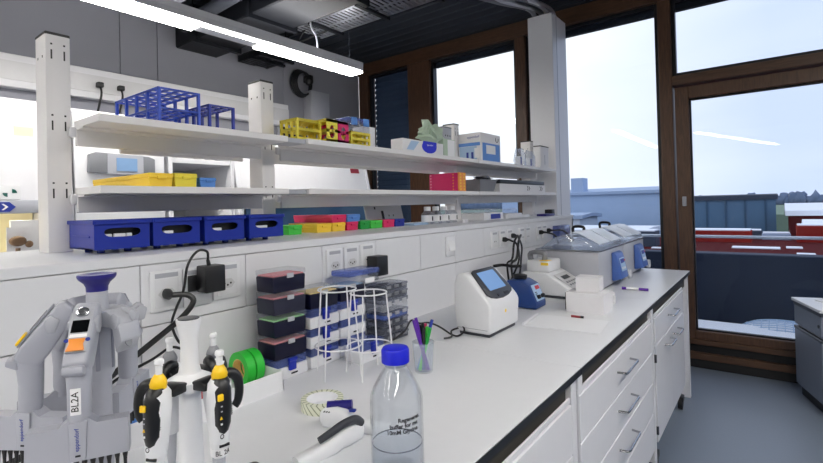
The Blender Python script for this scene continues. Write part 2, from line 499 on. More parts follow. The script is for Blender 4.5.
hall('storage_shed', 'dark low shed right of the white warehouse behind the terrace rail', (-15, 36, -7), 7.5, 6, 5.9, 'hall_dark', 'snow', rise=.1)
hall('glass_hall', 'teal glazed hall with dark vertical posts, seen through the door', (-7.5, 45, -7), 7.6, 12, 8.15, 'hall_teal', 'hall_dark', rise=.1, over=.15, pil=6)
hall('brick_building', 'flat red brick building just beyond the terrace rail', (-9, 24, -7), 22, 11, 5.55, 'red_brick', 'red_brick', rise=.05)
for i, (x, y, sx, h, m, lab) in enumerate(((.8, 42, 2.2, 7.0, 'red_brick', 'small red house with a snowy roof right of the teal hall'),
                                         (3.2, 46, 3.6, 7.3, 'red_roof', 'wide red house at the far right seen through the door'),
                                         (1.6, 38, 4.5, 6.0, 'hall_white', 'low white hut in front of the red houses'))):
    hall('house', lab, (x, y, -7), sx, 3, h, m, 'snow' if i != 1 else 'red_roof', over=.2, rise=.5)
g = G()
for i in range(16):
    a = random.uniform(-13, 12); b = random.uniform(24.5, 34)
    g.box(a, a+random.uniform(.5, 2.2), b, b+random.uniform(.3, 1.), -1.06, -1.0, .01, 1)
tag(ob('snow_patches', g, 'snow'), 'patches of snow on the red flat roof beyond the rail', 'snow', kind='stuff')
for i, (x, y, sx, sy, h, m, lab) in enumerate((
        (-7.5, 27, 2.6, 1.2, 1.0, 'hall_dark', 'dark flat box on the left of the brick roof'), (-4.2, 31, 3.2, 1.4, .8, 'red_roof', 'long red box on the left half of the brick roof'),
        (-.6, 33.5, 1.3, .8, .45, 'roof_grey', 'low grey vent box at the middle of the brick roof'), (.9, 32, 2.4, 1.2, 1.1, 'red_roof', 'tall red box on the brick roof under the red houses'),
        (2.6, 28, 2.2, 1.4, .9, 'hall_dark', 'dark box at the right of the brick roof'), (-2.6, 34, 2.0, .9, .6, 'hall_dark', 'dark box at the far edge of the brick roof'),
        (4.6, 31, 2.4, 1.3, .8, 'red_roof', 'red box at the far right of the brick roof'))):
    t = E('roof_unit', lab, 'roof unit', (x, y, -1.09))
    ob('housing', G().box(0, sx, 0, sy, 0, h*.8, .03, 1), m, t); ob('snow_cap', G().box(.04, sx-.04, .04, sy-.04, h*.8, h*.8+.08, .02, 1), 'snow', t)
st('field', G().box(-200, 300, 90, 400, -7, -1.4), 'field')
g = G()
for i in range(230):
    x = -120+i*1.1+random.uniform(-.8, .8); h = random.uniform(2.2, 3.9)
    o_ = bmesh.ops.create_icosphere(g.bm, subdivisions=2, radius=1.)
    for v in o_['verts']:
        n_ = 1+.25*math.sin(v.co.x*7+i)*math.cos(v.co.z*6+i*2)
        v.co = Vector((x+v.co.x*1.6*n_, 190+v.co.y*2+random.uniform(-.1, .1), -1.5+h*.5+v.co.z*h*.62*n_))
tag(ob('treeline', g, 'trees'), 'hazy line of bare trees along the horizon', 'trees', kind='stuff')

# ================================================================== lamps
def pendant(label, x0, x1, y0, y1, z, rz=0., gap=None, wires=(.3,)):
    """linear lamp; local: x across, y along"""
    L_ = y1-y0; W = x1-x0
    t = E('pendant_lamp', label, 'lamp', ((x0+x1)/2, y0, z), rz, None)
    h = W/2
    g = G().prism([(-h, .008), (h, .008), (h, .05), (h-.02, .062), (-h+.02, .062), (-h, .05)], 1, 0, L_, .003, 1)
    for s in (-1, 1): g.box(min(s*h, s*(h-.008)), max(s*h, s*(h-.008)), 0, L_, .048, .085)
    for q in (0, L_-.006): g.box(-h, h, q, q+.006, .048, .085)
    ob('housing', g, 'white_paint', t)
    seg = [(0, L_)] if not gap else [(0, gap[0]), (gap[1], L_)]
    ob('added_uplight', G().box(-h+.03, h-.03, .05, L_-.05, .062, .068), 'added_uplight', t)  # unseen upward glow, added to brighten the trays and ceiling
    for a, b in seg:
        ob('diffuser', G().box(-h+.004, h-.004, a+.004, b-.004, -.012, .008, .004, 1), 'lamp', t)
    if gap:
        ob('joint_cover', G().prism([(-h+.004, .008), (h-.004, .008), (h-.03, -.006), (-h+.004, .0)], 1, gap[0], gap[1]), 'light_grey', t)
        ob('light_strip', G().box(h-.035, h-.008, gap[0], gap[1], -.008, .004), 'lamp', t)
    for f in wires:
        ob('hanger', G().cyl((0, L_*f, .06), (0, L_*f, CEIL-z), .003, seg=6), 'dark_grey', t)
    return t
t = pendant('long white pendant lamp glowing above the shelves, ending near the dark window', -3.09, -2.93, .1, 3.17, 2.61, 0., (1.55, 2.02), (.2, .97))
ob('supply_cable', G().tube([(0, 2.60, .06), (.02, 2.57, .2), (.0, 2.53, .3), (.0, 2.53, CEIL-2.61)], .008, 6, smooth=5), 'light_grey', t)
pendant('pendant lamp over the aisle right of the drawers, outside the frame', .80, .96, -2.2, 3.1, 2.6)
pendant('pendant lamp over the aisle behind the camera', -2.5, -2.34, -4.9, -.6, 2.75)
pendant('pendant lamp mirrored in the door glass', .03, .17, -5.2, -1.0, 2.62, R(17))

# ================================================================== camera, world, colour
cam = bpy.data.cameras.new('camera'); co = bpy.data.objects.new('camera', cam); COL.objects.link(co)
TH, RO = R(37.36), R(1.455)
fw = Vector((-math.sin(TH), math.cos(TH), 0)); rt = Vector((math.cos(TH), math.sin(TH), 0)); up = Vector((0, 0, 1))
r_ = math.cos(RO)*rt-math.sin(RO)*up; u_ = math.sin(RO)*rt+math.cos(RO)*up
PT = .010                                  # tiny upward tilt
fw, u_ = math.cos(PT)*fw+math.sin(PT)*u_, math.cos(PT)*u_-math.sin(PT)*fw
m = Matrix((r_, u_, -fw)).transposed().to_4x4(); m.translation = (0, 0, 1.39)
co.matrix_world = m
cam.sensor_fit = 'HORIZONTAL'; cam.sensor_width = 36.; cam.lens = 474.8/823*36
cam.shift_y = -31.05/823; cam.clip_start = .02; cam.clip_end = 1000
SC.camera = co

w = bpy.data.worlds.new('sky'); SC.world = w; w.use_nodes = True
N = w.node_tree.nodes; L = w.node_tree.links; N.clear()
out = N.new('ShaderNodeOutputWorld'); bg = N.new('ShaderNodeBackground')
tc = N.new('ShaderNodeTexCoord'); sp = N.new('ShaderNodeSeparateXYZ'); L.new(tc.outputs['Generated'], sp.inputs[0])
mr = N.new('ShaderNodeMapRange'); mr.inputs['From Min'].default_value = -.34; mr.inputs['From Max'].default_value = .0; L.new(sp.outputs['X'], mr.inputs['Value'])
mp = N.new('ShaderNodeMapping'); mp.inputs['Scale'].default_value = (1.2, 1.2, 5.); L.new(tc.outputs['Generated'], mp.inputs['Vector'])
nz = N.new('ShaderNodeTexNoise'); nz.inputs['Scale'].default_value = 2.2; nz.inputs['Detail'].default_value = 5; L.new(mp.outputs[0], nz.inputs['Vector'])
ad = N.new('ShaderNodeMath'); ad.operation = 'MULTIPLY_ADD'; ad.inputs[1].default_value = .7; ad.inputs[2].default_value = -.35; L.new(nz.outputs['Fac'], ad.inputs[0])
sm = N.new('ShaderNodeMath'); sm.operation = 'ADD'; sm.use_clamp = True; L.new(mr.outputs[0], sm.inputs[0]); L.new(ad.outputs[0], sm.inputs[1])
cr = N.new('ShaderNodeValToRGB'); cr.color_ramp.elements[0].color = lin((255, 255, 255))+(1,); cr.color_ramp.elements[1].color = lin((208, 219, 243))+(1,)
L.new(sm.outputs[0], cr.inputs[0])
L.new(cr.outputs[0], bg.inputs['Color']); bg.inputs['Strength'].default_value = 1.02
L.new(bg.outputs[0], out.inputs[0])
SC.view_settings.view_transform = 'Standard'; SC.view_settings.look = 'None'; SC.view_settings.exposure = .36; SC.view_settings.gamma = 1.
SC.view_settings.use_curve_mapping = False
SC.cycles.max_bounces = 10; SC.cycles.transparent_max_bounces = 24; SC.cycles.transmission_bounces = 10
SC.cycles.caustics_reflective = False; SC.cycles.caustics_refractive = True; SC.cycles.sample_clamp_indirect = 4.
# ================================================================== ceiling services
def tray(name, label, x0, x1, y0, y1, z, m='galv', pitch=.045, mat2=None):
    t = E(name, label, 'cable tray', ((x0+x1)/2, (y0+y1)/2, z))
    for y in (y0, y1-.006):
        ob('side_rail', G().box(x0, x1, y, y+.006, z, z+.06).box(x0, x1, y-.004, y+.01, z+.055, z+.062), m, t, w=True)
    g = G(); n = int((x1-x0)/pitch)
    for k in range(n):
        a = x0+k*pitch
        g.box(a, a+pitch*.52, y0+.02, y0+(y1-y0)*.47, z, z+.004); g.box(a+pitch*.5, a+pitch*1.02, y0+(y1-y0)*.53, y1-.02, z, z+.004)
    for a, b in ((y0, y0+.022), (y0+(y1-y0)*.465, y0+(y1-y0)*.535), (y1-.022, y1)): g.box(x0, x1, a, b, z, z+.0045)
    ob('perforated_bed', g, m, t, w=True)
    for x in (x0+.25, (x0+x1)/2, x1-.25):
        ob('hanger', G().cyl((x, (y0+y1)/2, z), (x, (y0+y1)/2, CEIL), .006, seg=6).box(x-.015, x+.015, y0-.03, y1+.03, z-.025, z), 'galv_dark', t, w=True)
    return t
tray('cable_tray', 'bright perforated metal cable tray under the dark ceiling', -3.35, -1.75, 2.72, 3.06, 2.98)
tray('cable_tray', 'dark metal cable tray close to the left wall above the lamp', -4.2, -3.42, 2.72, 3.06, 2.86, 'galv_dark')
t = E('ventilation_duct', 'dark rectangular ventilation duct across the ceiling above the lamp', 'duct', (-3, 2.2, 2.85))
ob('duct_body', G().box(-4.25, -1.2, 2.12, 2.52, 2.86, 3.12, .01, 1), 'galv_dark', t, w=True)
for x in (-3.9, -3.1, -2.3, -1.5):
    ob('flange', G().box(x-.02, x+.02, 2.09, 2.55, 2.83, 3.15), 'galv_dark', t, w=True)
    ob('hanger', G().cyl((x, 2.1, 2.84), (x, 2.1, CEIL), .005, seg=6).cyl((x, 2.54, 2.84), (x, 2.54, CEIL), .005, seg=6), 'galv_dark', t, w=True)
t = E('ventilation_pipe', 'round dark pipe stub reaching to the grey wall above the lamp', 'pipe', (-3.9, 1.9, 2.9))
ob('pipe_body', G().cyl((-3.86, 2.0, 2.93), (-2.6, 2.0, 2.99), .05, seg=18), 'dark_grey', t, w=True)
ob('end_collar', G().cyl((-3.87, 2.0, 2.93), (-3.83, 2.0, 2.932), .055, seg=18), 'black', t, w=True)
ob('hanger', G().cyl((-3.2, 2.0, 2.96), (-3.2, 2.0, CEIL), .005, seg=6), 'galv_dark', t, w=True)
t = E('air_outlet', 'rounded pale grey air outlet at the top edge above the lamp', 'vent', (-3.5, 1.72, 3.0))
ob('outlet_body', G().cyl((-3.75, 1.72, 3.02), (-2.9, 1.72, 3.02), .1, seg=24), 'light_grey', t, w=True)
ob('neck', G().cyl((-3.3, 1.72, 3.1), (-3.3, 1.72, CEIL), .07, seg=18), 'light_grey', t, w=True)
# thin conduits and loose cables on the trays
for i, (y, z, lab) in enumerate(((2.62, 3.1, 'thin grey conduit running beside the dark duct'), (3.2, 3.2, 'thin dark conduit between the cable tray and the windows'))):
    one('conduit', lab, 'pipe', G().cyl((-4.24, y, z), (-1.0, y, z), .012, seg=8), 'galv' if i == 0 else 'galv_dark', (0, 0, 0))
tag(ob('tray_cables', G().tube([(-4.1, 2.85, 2.9), (-3.6, 2.9, 2.885), (-3.2, 2.8, 3.01), (-2.6, 2.92, 3.02), (-1.9, 2.82, 3.0)], .012, 6, smooth=5)
   .tube([(-4.1, 2.95, 2.9), (-3.5, 2.85, 2.9), (-3.0, 2.97, 3.01), (-2.4, 2.84, 3.02), (-1.9, 2.95, 3.0)], .01, 6, smooth=5), 'black'),
   'black cables lying in the ceiling cable trays', 'cable')
t = E('copper_pipe', 'short copper coloured pipe bracket beside the bright cable tray', 'pipe', (-3.05, 2.64, 3.0))
ob('pipe_body', G().cyl((-2.9, 2.62, 3.04), (-2.62, 2.66, 3.07), .028, seg=12), 'orange', t, w=True)
MATS['orange_brown'] = mat('orange_brown', (128, 66, 36), .35, .4)
t.children[0].data.materials[0] = MATS['orange_brown']
ob('hanger', G().cyl((-2.76, 2.64, 3.05), (-2.76, 2.64, CEIL), .005, seg=6), 'galv_dark', t, w=True)

# ================================================================== far side of the room
t = E('cable_trunking', 'white cable trunking along the grey wall behind the shelves', 'trunking', (-4.21, 1.6, 2.28))
ob('channel', G().box(-4.248, -4.17, -.6, 3.3, 2.28, 2.51, .004, 1), 'white_paint', t, w=True)
ob('cover_strip', G().box(-4.172, -4.164, -.6, 3.3, 2.33, 2.46), 'off_white', t, w=True)
def trunk_socket(y, lab, m='black'):
    t = E('power_plug', lab, 'plug', (-4.164, y, 2.40))
    ob('plug_body', G().box(-4.164, -4.11, y-.022, y+.022, 2.365, 2.405, .008), m, t, w=True)
    ob('cord', G().tube([(-4.13, y, 2.37), (-4.11, y, 2.3), (-4.14, y-.03, 2.1), (-4.15, y-.03, 1.95)], .008, 6, smooth=5), m, t, w=True)
def wall_plate(y, z, lab, n=1):
    t = E('socket_plate', lab, 'socket', (-4.164, y, z))
    ob('plate', G().box(-4.164, -4.155, y-.05, y+.05, z-.05, z+.05, .003), 'label_white', t, w=True)
    return t
trunk_socket(1.47, 'left black plug in the wall trunking above the shelves')
trunk_socket(1.62, 'right black plug in the wall trunking above the shelves')
t = E('hanging_tube', 'thin blue tube with dark valves hanging beside the tall left post', 'tube', (-4.16, 1.24, 2.4))
ob('valve', G().ball((-4.14, 1.22, 2.45), .03).ball((-4.13, 1.22, 2.36), .024), 'ink_blue', t, w=True)
ob('tube', G().tube([(-4.13, 1.2, 2.36), (-4.11, 1.21, 2.2), (-4.12, 1.22, 1.9)], .009, 6, smooth=5), 'light_blue', t, w=True)
t = E('cable_coil', 'coil of black cable hooked on the grey wall below the lamp end', 'cable', (-4.2, 3.5, 2.7))
g = G()
for k in range(4): g.tube([(-4.2+.012*k, 3.50+.13*math.cos(a)*(1-.06*k)+.008*k, 2.79+.15*math.sin(a)*(1-.05*k)) for a in [2*PI*j/24 for j in range(24)]], .011, 6, True)
ob('loops', g, 'black', t, w=True)
ob('hook', G().box(-4.25, -4.14, 3.58, 3.64, 2.82, 2.9, .01).ball((-4.17, 3.6, 2.83), .05), 'black', t, w=True)
t = E('junction_box', 'light grey box on the wall below the cable coil', 'box', (-4.2, 3.75, 2.4))
ob('housing', G().box(-4.25, -4.12, 3.58, 3.86, 2.33, 2.72, .006), 'light_grey', t, w=True)
ob('cover', G().box(-4.122, -4.115, 3.6, 3.84, 2.35, 2.70, .003), 'light_grey', t, w=True)
t = E('wall_display', 'small dark display on the wall behind the yellow racks', 'display', (-4.2, 3.4, 2.2))
ob('bezel', G().box(-4.25, -4.22, 3.2, 3.62, 2.14, 2.3, .004), 'light_grey', t, w=True)
ob('screen', G().box(-4.222, -4.216, 3.23, 3.59, 2.165, 2.275), 'black', t, w=True)

# counter and tall equipment on the far side
t = E('far_counter', 'white counter along the grey wall carrying the cabinets', 'counter', (-3.8, 2, 0))
ob('worktop', G().box(-4.24, -3.3, -.9, 3.9, .86, .9, .003, 1), 'white_laminate', t, w=True)
ob('plinth', G().box(-4.2, -3.45, -.88, 3.85, 0, .08), 'dark_grey', t, w=True)
for k in range(6): ob('cupboard', G().box(-4.22, -3.4, -.88+k*.79, -.1+k*.79, .08, .855, .003, 1), 'white_steel', t, w=True)
def cab_hood(lab, y0, y1, z1, top_x, bot_x, logo=None):
    t = E('safety_cabinet', lab, 'cabinet', (-3.8, (y0+y1)/2, .9))
    ob('back_body', G().prism([(-4.2, .9), (bot_x-.02, .9), (bot_x-.02, .96), (-4.05, .96), (-4.05, 1.47), (bot_x, 1.47), (top_x, z1), (-4.2, z1)], 1, y0, y1, .006, 1), 'white_steel', t, w=True)
    for y in (y0, y1-.04):
        ob('side_panel', G().prism([(-4.15, .96), (bot_x-.005, .96), (bot_x+.012, 1.45), (top_x+.02, z1+.01), (-4.15, z1+.01)], 1, y, y+.04, .004, 1), 'white_steel', t, w=True)
    ob('sash_panel', G().hull([(bot_x+.004, y0+.04, 1.475), (bot_x+.004, y1-.04, 1.475), (top_x+.004, y1-.04, z1), (top_x+.004, y0+.04, z1),
                        (bot_x-.01, y0+.04, 1.475), (bot_x-.01, y1-.04, 1.475), (top_x-.01, y1-.04, z1), (top_x-.01, y0+.04, z1)],
                       [(0, 1, 2, 3), (7, 6, 5, 4), (0, 4, 5, 1), (2, 6, 7, 3), (1, 5, 6, 2), (0, 3, 7, 4)]), 'white_paint', t, w=True)
    ob('front_rail', G().box(bot_x-.02, bot_x+.03, y0+.04, y1-.04, 1.40, 1.475, .006), 'light_grey' if logo else 'white_steel', t, w=True)
    return t
hd = cab_hood('white safety cabinet at the left edge with a round green sticker and blue arrow', -.7, 1.05, 2.06, -3.46, -3.40, True)
# its open work space: warm lit, papers
ob('work_space', G().box(-4.04, -4.0, -.6, 1.0, .97, 1.44), 'pale_yellow', hd, w=True)
ob('light_strip', G().box(-3.6, -3.52, -.5, .9, 1.452, 1.464), 'cabinet_lamp', hd, w=True)
xs = -3.37
ob('sticker', G().box(-3.398, -3.380, .69, .79, 1.48, 1.555), 'label_white', hd, w=True)
mat('dark_green', (20, 92, 82), .5)
g = G().prism([(0, 0)]+[(.022*math.cos(a), .022*math.sin(a)) for a in [PI*j/12 for j in range(7)]], 0, 0, .001, M=Tr(-3.379, .755, 1.515))
g.prism([(0, 0)]+[(.022*math.cos(a), .022*math.sin(a)) for a in [PI+PI*j/12 for j in range(7)]], 0, 0, .001, M=Tr(-3.379, .735, 1.515))
ob('round_mark', g, 'dark_green', hd, w=True)
ob('note', G().box(-3.458, -3.434, .78, .87, 1.83, 1.90), 'pale_yellow', hd, w=True)
g = G().prism([(.60, 1.41), (.74, 1.41), (.768, 1.437), (.74, 1.464), (.60, 1.464)], 0, -3.372, -3.366)
ob('arrow_badge', g, 'ink_blue', hd, w=True)
ob('arrow_mark', G().prism([(.705, 1.42), (.715, 1.42), (.735, 1.437), (.715, 1.454), (.705, 1.454), (.722, 1.437)], 0, -3.366, -3.363), 'label_white', hd, w=True)
one('paper_stack', 'white printed papers standing in the left safety cabinet', 'paper', G().box(-3.56, -3.54, .78, .98, .965, 1.36, .002, 1).box(-3.536, -3.53, .76, .96, .965, 1.32), 'paper', (0, 0, 0))
t = E('clamp_stand', 'small brown clamp beside the papers in the left cabinet', 'clamp', (-3.48, .80, .96))
ob('clamp_body', G().cyl((-3.48, .80, .96), (-3.48, .80, 1.2), .012, seg=10).ball((-3.48, .80, 1.24), .03, (1, 1.4, 1)).ball((-3.47, .85, 1.22), .02), 'brown', t, w=True)
ob('clamp_base', G().box(-3.52, -3.44, .75, .86, .961, .97, .003), 'brown', t, w=True)

t = E('freezer', 'tall pale freezer with a grey control head and blue display behind the shelves', 'freezer', (-3.8, 1.37, 0.9))
ob('body', G().box(-4.15, -3.46, 1.06, 1.62, .9, 2.05, .01), 'device_white', t, w=True)
ob('door', G().box(-3.46, -3.41, 1.065, 1.61, .95, 2.03, .01), 'device_white', t, w=True)
h_ = ob('control_head', G().prism([(1.13, 1.645), (1.135, 1.76), (1.17, 1.775), (1.49, 1.765), (1.53, 1.75), (1.53, 1.64)], 0, -3.42, -3.375, .006), 'mid_grey', t, w=True)
ob('panel', G().box(-3.376, -3.370, 1.235, 1.45, 1.64, 1.768), 'light_grey', h_, w=True)
ob('display', G().box(-3.371, -3.366, 1.285, 1.41, 1.66, 1.745), 'lcd_grey', h_, w=True)

t = E('shelf_unit', 'open white shelf unit with bottles behind the long shelves', 'shelf', (-3.8, 1.9, .9))
ob('back_panel', G().box(-4.2, -4.16, 1.64, 2.16, .9, 2.0), 'light_grey', t, w=True)
for y in (1.64, 2.13): ob('side_panel', G().box(-4.2, -3.42, y, y+.03, .9, 2.02, .002, 1), 'white_steel', t, w=True)
for z in (1.3, 1.74, 2.0): ob('shelf_board', G().box(-4.18, -3.43, 1.67, 2.13, z, z+.035, .002, 1), 'white_steel', t, w=True)
t.children[0].name = 'back_panel'
t = E('reagent_box', 'small white box with a purple lid on the far shelf unit', 'box', (-3.5, 1.78, 1.775))
ob('box_body', G().box(-.05, .05, -.06, .06, 0, .045, .003), 'device_white', t); ob('lid', G().box(-.052, .052, -.062, .062, .045, .06, .003), 'purple_blue', t)
for k, lab in enumerate(('left white bottle on the far shelf unit', 'right white bottle on the far shelf unit')):
    t = E('bottle', lab, 'bottle', (-3.5, 1.92+k*.09, 1.775), 0, 'far shelf bottles')
    ob('bottle_body', G().lathe([(.03, 0), (.03, .06), (.014, .075), (.014, .085)], seg=14), 'device_white', t)
    ob('cap', G().lathe([(.016, .085), (.016, .1)], seg=14), 'light_grey', t)
h2 = cab_hood('white safety cabinet with sloped sash and a dark red label behind the shelves', 2.168, 3.74, 2.02, -3.52, -3.38)
ob('work_glass', G().box(-3.43, -3.42, 2.26, 3.68, .97, 1.47), 'glass_dark_blue', h2, w=True)
def sl(z): return -3.38+(z-1.475)/(2.02-1.475)*(-.14)
ob('red_label', G().hull([(sl(1.735)+.008, 3.50, 1.735), (sl(1.735)+.008, 3.62, 1.735), (sl(1.815)+.008, 3.62, 1.815), (sl(1.815)+.008, 3.50, 1.815), (sl(1.735)+.003, 3.50, 1.735), (sl(1.735)+.003, 3.62, 1.735), (sl(1.815)+.003, 3.62, 1.815), (sl(1.815)+.003, 3.50, 1.815)],
   [(0, 1, 2, 3), (7, 6, 5, 4), (0, 4, 5, 1), (2, 6, 7, 3), (1, 5, 6, 2), (0, 3, 7, 4)]), 'red_dark', h2, w=True)
for k, (y, w_, dz) in enumerate(((2.84, .03, 0), (2.885, .022, 0), (2.925, .03, -.006), (2.97, .03, 0), (3.0, .02, 0))):
    ob('blue_mark', G().prism([(y, 1.404+dz), (y+w_, 1.404+dz), (y+w_+.012, 1.43), (y+.012, 1.43)], 0, -3.352, -3.345), 'ink_blue', h2, w=True)
for k in range(5): ob('dark_mark', G().box(sl(1.86)+.006, sl(1.86)+.009, 2.27+k*.045, 2.285+k*.045, 1.85, 1.87), 'ink', h2, w=True)

# ================================================================== service spine, posts, shelves
WX = -1.31; LZ = 1.277
t = E('service_spine', 'white panelled service spine with a broad ledge behind the bench', 'spine', (-1.6, 1.6, 0))
ob('core', G().box(-1.88, -1.33, -.9, 3.86, 0, 1.25), 'white_laminate', t, w=True)
ob('ledge_top', G().box(-1.90, WX+.004, -.92, 3.885, 1.252, LZ, .002, 1), 'white_laminate', t, w=True)
ys = [-.92, -.37, -.06, .245, .55, .859, 1.173, 1.467, 1.775, 2.08, 2.385, 2.69, 3.0, 3.305, 3.61, 3.885]
for a, b in zip(ys, ys[1:]):
    ob('panel', G().box(-1.335, WX, a+.0012, b-.0012, 1.0905, 1.2500, .0012, 1), 'white_laminate', t, w=True)
ys = [-.92, .55, 2.08, 3.885]
for a, b in zip(ys, ys[1:]):
    ob('panel', G().box(-1.335, WX, a+.0012, b-.0012, .70, 1.0875, .0012, 1), 'white_laminate', t, w=True)
ob('end_panel', G().box(-1.89, WX, 3.86, 3.885, 0, 1.25), 'white_laminate', t, w=True)

def shelf_post(y, lab):
    t = E('shelf_post', lab, 'post', (-1.72, y+.031, LZ), 0, None)
    ob('column', G().box(-.045, .045, -.031, .031, 0, .645, .003, 2), 'shelf_white', t)
    ob('end_cap', G().box(-.0455, .0455, -.0315, .0315, .640, .650, .002, 1), 'black', t)
    for z in (.60, .39, .19):
        for s in (-.016, .016):
            ob('slot', G().box(.0445, .0456, s-.002, s+.002, z-.03, z-.002), 'black', t)
            ob('slot', G().box(.0445, .0456, s-.0025, s+.0025, z+.012, z+.017), 'black', t)
    for s in (-.02, .02): ob('slot', G().box(s-.003, s+.003, -.0316, -.0305, .575, .582), 'black', t)
    return t
PY = (.455, 1.186, 2.68, 3.92)
for y, lab in zip(PY, ('tall left white slotted post carrying the shelves', 'second white slotted post from the left, behind the shelf joint',
                       'third white slotted post, beside the magenta rack', 'last white slotted post before the square column')):
    shelf_post(y, lab)
def shelf(lab, y0, y1, zt, xf=-1.48, xb=-1.74):
    t = E('shelf', lab, 'shelf', (-1.6, (y0+y1)/2, zt))
    g = G()
    g.box(-1.670, xf, y0, y1, zt-.022, zt, .0015, 1)
    ob('board', g, 'shelf_white', t, w=True)
    ob('support_beam', G().box(-1.664, -1.652, y0, y1, zt-.075, zt-.0225, .002, 1).box(-1.652, -1.60, y0, y1, zt-.027, zt-.0222), 'shelf_white', t, w=True)
    ob('clip', G().box(-1.672, -1.655, y0-.016, y0+.012, zt-.05, zt-.018, .006), 'white_steel', t, w=True)
    return t
SU, SL = 1.668, 1.467
for z, nm in ((SU, 'upper'), (SL, 'lower')):
    shelf(nm+' shelf board left of the second post', .522, 1.167, z)
    shelf(nm+' shelf board between the second and third posts', 1.262, 2.64, z, -1.475)
    shelf(nm+' shelf board reaching the square column', 2.66, 3.985, z)
for z, nm in ((SU, 'upper'), (SL, 'lower')):
    one('joint_plate', 'grey joint plate bridging the gap between the first two %s shelf boards' % nm, 'plate', G().box(-1.60, -1.49, 1.169, 1.260, z-.021, z-.003, .001, 1), 'light_grey', (0, 0, 0))
# square service column
t = E('service_column', 'square grey-white service column at the end of the shelves', 'column', (-1.615, 4.2, 0))
ob('casing', G().box(-1.728, -1.502, 4.06, 4.40, 0, 3.05, .004, 1), 'white_steel', t, w=True)
ob('seam_strip', G().box(-1.5025, -1.500, 4.15, 4.16, 0, 3.04), 'light_grey', t, w=True)
t = E('conduit_bundle', 'grey cables dropping from the ceiling into the square column', 'cable', (-1.6, 4.2, 3.05))
for i, (dx, dy) in enumerate(((-.07, -.06), (-.02, .02), (.04, -.03), (.07, .06))):
    ob('flexible_conduit', G().tube([(-1.615+dx, 4.2+dy, 3.04), (-1.63+dx, 4.1+dy, 3.12), (-1.75+dx*1.5, 3.8+dy, 3.13), (-2.0+dx, 3.5+dy*2, 3.17)], .022, 8, smooth=6), 'galv' if i % 2 else 'mid_grey', t, w=True)

# ================================================================== benches and the units below
BZ = .88
def bench(lab, y0, y1, legs):
    t = E('lab_bench', lab, 'bench', (-.9, (y0+y1)/2, 0))
    ob('worktop', G().box(WX+.001, -.4835, y0+.0008, y1-.0008, BZ-.004, BZ, .0012, 1), 'white_laminate', t, w=True)
    ob('core_edge', G().box(WX+.001, -.482, y0+.0008, y1-.0008, BZ-.022, BZ-.004), 'black_edge', t, w=True)
    ob('underframe', G().box(-1.28, -.515, y0+.02, y1-.02, BZ-.107, BZ-.022), 'recess_shade', t, w=True)  # dark colour stands in for shade in the gap under the worktop
    for y in legs:
        ob('leg', G().box(-.55, -.496, y-.02, y+.02, 0, BZ-.022, .002, 1), 'white_steel', t, w=True)
        ob('leg', G().box(-1.27, -1.22, y-.02, y+.02, 0, BZ-.109, .002, 1), 'white_steel', t, w=True)
    return t
bench('nearest bench section carrying the pipette stands and bottle', -.75, 1.465, (-.72, 1.435))
bench('middle bench section carrying the white touchscreen device', 1.465, 2.64, (1.497, 2.6))
bench('far bench section carrying the two water baths', 2.64, 3.84, (3.81,))

def d_handle(y0, y1, z, parent, xf):
    return ob('handle', G().tube([(xf, y0, z), (xf+.032, y0+.006, z), (xf+.034, y0+.02, z), (xf+.034, y1-.02, z), (xf+.032, y1-.006, z), (xf, y1, z)], .0045, 8), 'chrome', parent, w=True)
def castor(x, y, parent):
    c = ob('castor', G().cyl((x-.012, y, .038), (x+.012, y, .038), .037, seg=20), 'black_rubber', parent, w=True)
    ob('fork', G().box(x-.018, x+.018, y-.02, y+.045, .05, .086, .006), 'black', c, w=True)
    ob('brake_lever', G().box(x-.012, x+.012, y+.03, y+.065, .035, .047, .003), 'black', c, w=True)
def unit(lab, y0, y1, rows, doors=None):
    """rows: list of (z0, z1) drawers; doors: (z0, z1)"""
    t = E('under_bench_unit', lab, 'cabinet', (-.8, (y0+y1)/2, 0))
    ob('carcass', G().box(-1.15, -.512, y0, y1, .15, .7715, .002, 1), 'white_steel', t, w=True)
    ob('top_rail', G().box(-.504, -.497, y0, y1, .7885, .805, .0015, 1), 'white_steel', t, w=True)
    for z0, z1 in rows:
        d = ob('drawer', G().box(-.5115, -.493, y0+.003, y1-.003, z0, z1, .0015, 1), 'white_steel', t, w=True)
        c = (y0+y1)/2
        d_handle(c-.10, c+.10, z0+(z1-z0)*.62, d, -.493)
    if doors:
        c = (y0+y1)/2
        for a, b, h in ((y0+.003, c-.0015, (c-.21, c-.05)), (c+.0015, y1-.003, (c+.05, c+.21))):
            d = ob('door', G().box(-.5115, -.493, a, b, doors[0], doors[1], .0015, 1), 'white_steel', t, w=True)
            d_handle(h[0], h[1], doors[1]-.05, d, -.493)
        for z in (doors[0]+.06, doors[1]-.06): ob('hinge', G().box(-.506, -.489, y0-.004, y0+.008, z-.02, z+.02, .002), 'dark_grey', t, w=True)
    for x in (-1.08, -.525):
        for y in (y0+.06, y1-.005): castor(x, y, t)
    return t
RW = [(.640, .786), (.495, .637), (.345, .490), (.165, .340)]
unit('white drawer unit nearest the camera below the bench front', .4, 1.405, RW)
unit('white unit with four long drawers in the middle of the bench front', 1.475, 2.555, RW)
unit('white unit with one drawer above two doors at the far end of the bench', 2.64, 3.565, [(.650, .786)], (.165, .645))

# pedestal at the right edge
t = E('drawer_pedestal', 'grey drawer pedestal with a white top at the right edge near the door', 'cabinet', (.10, 4.30, 0), R(-73.3))
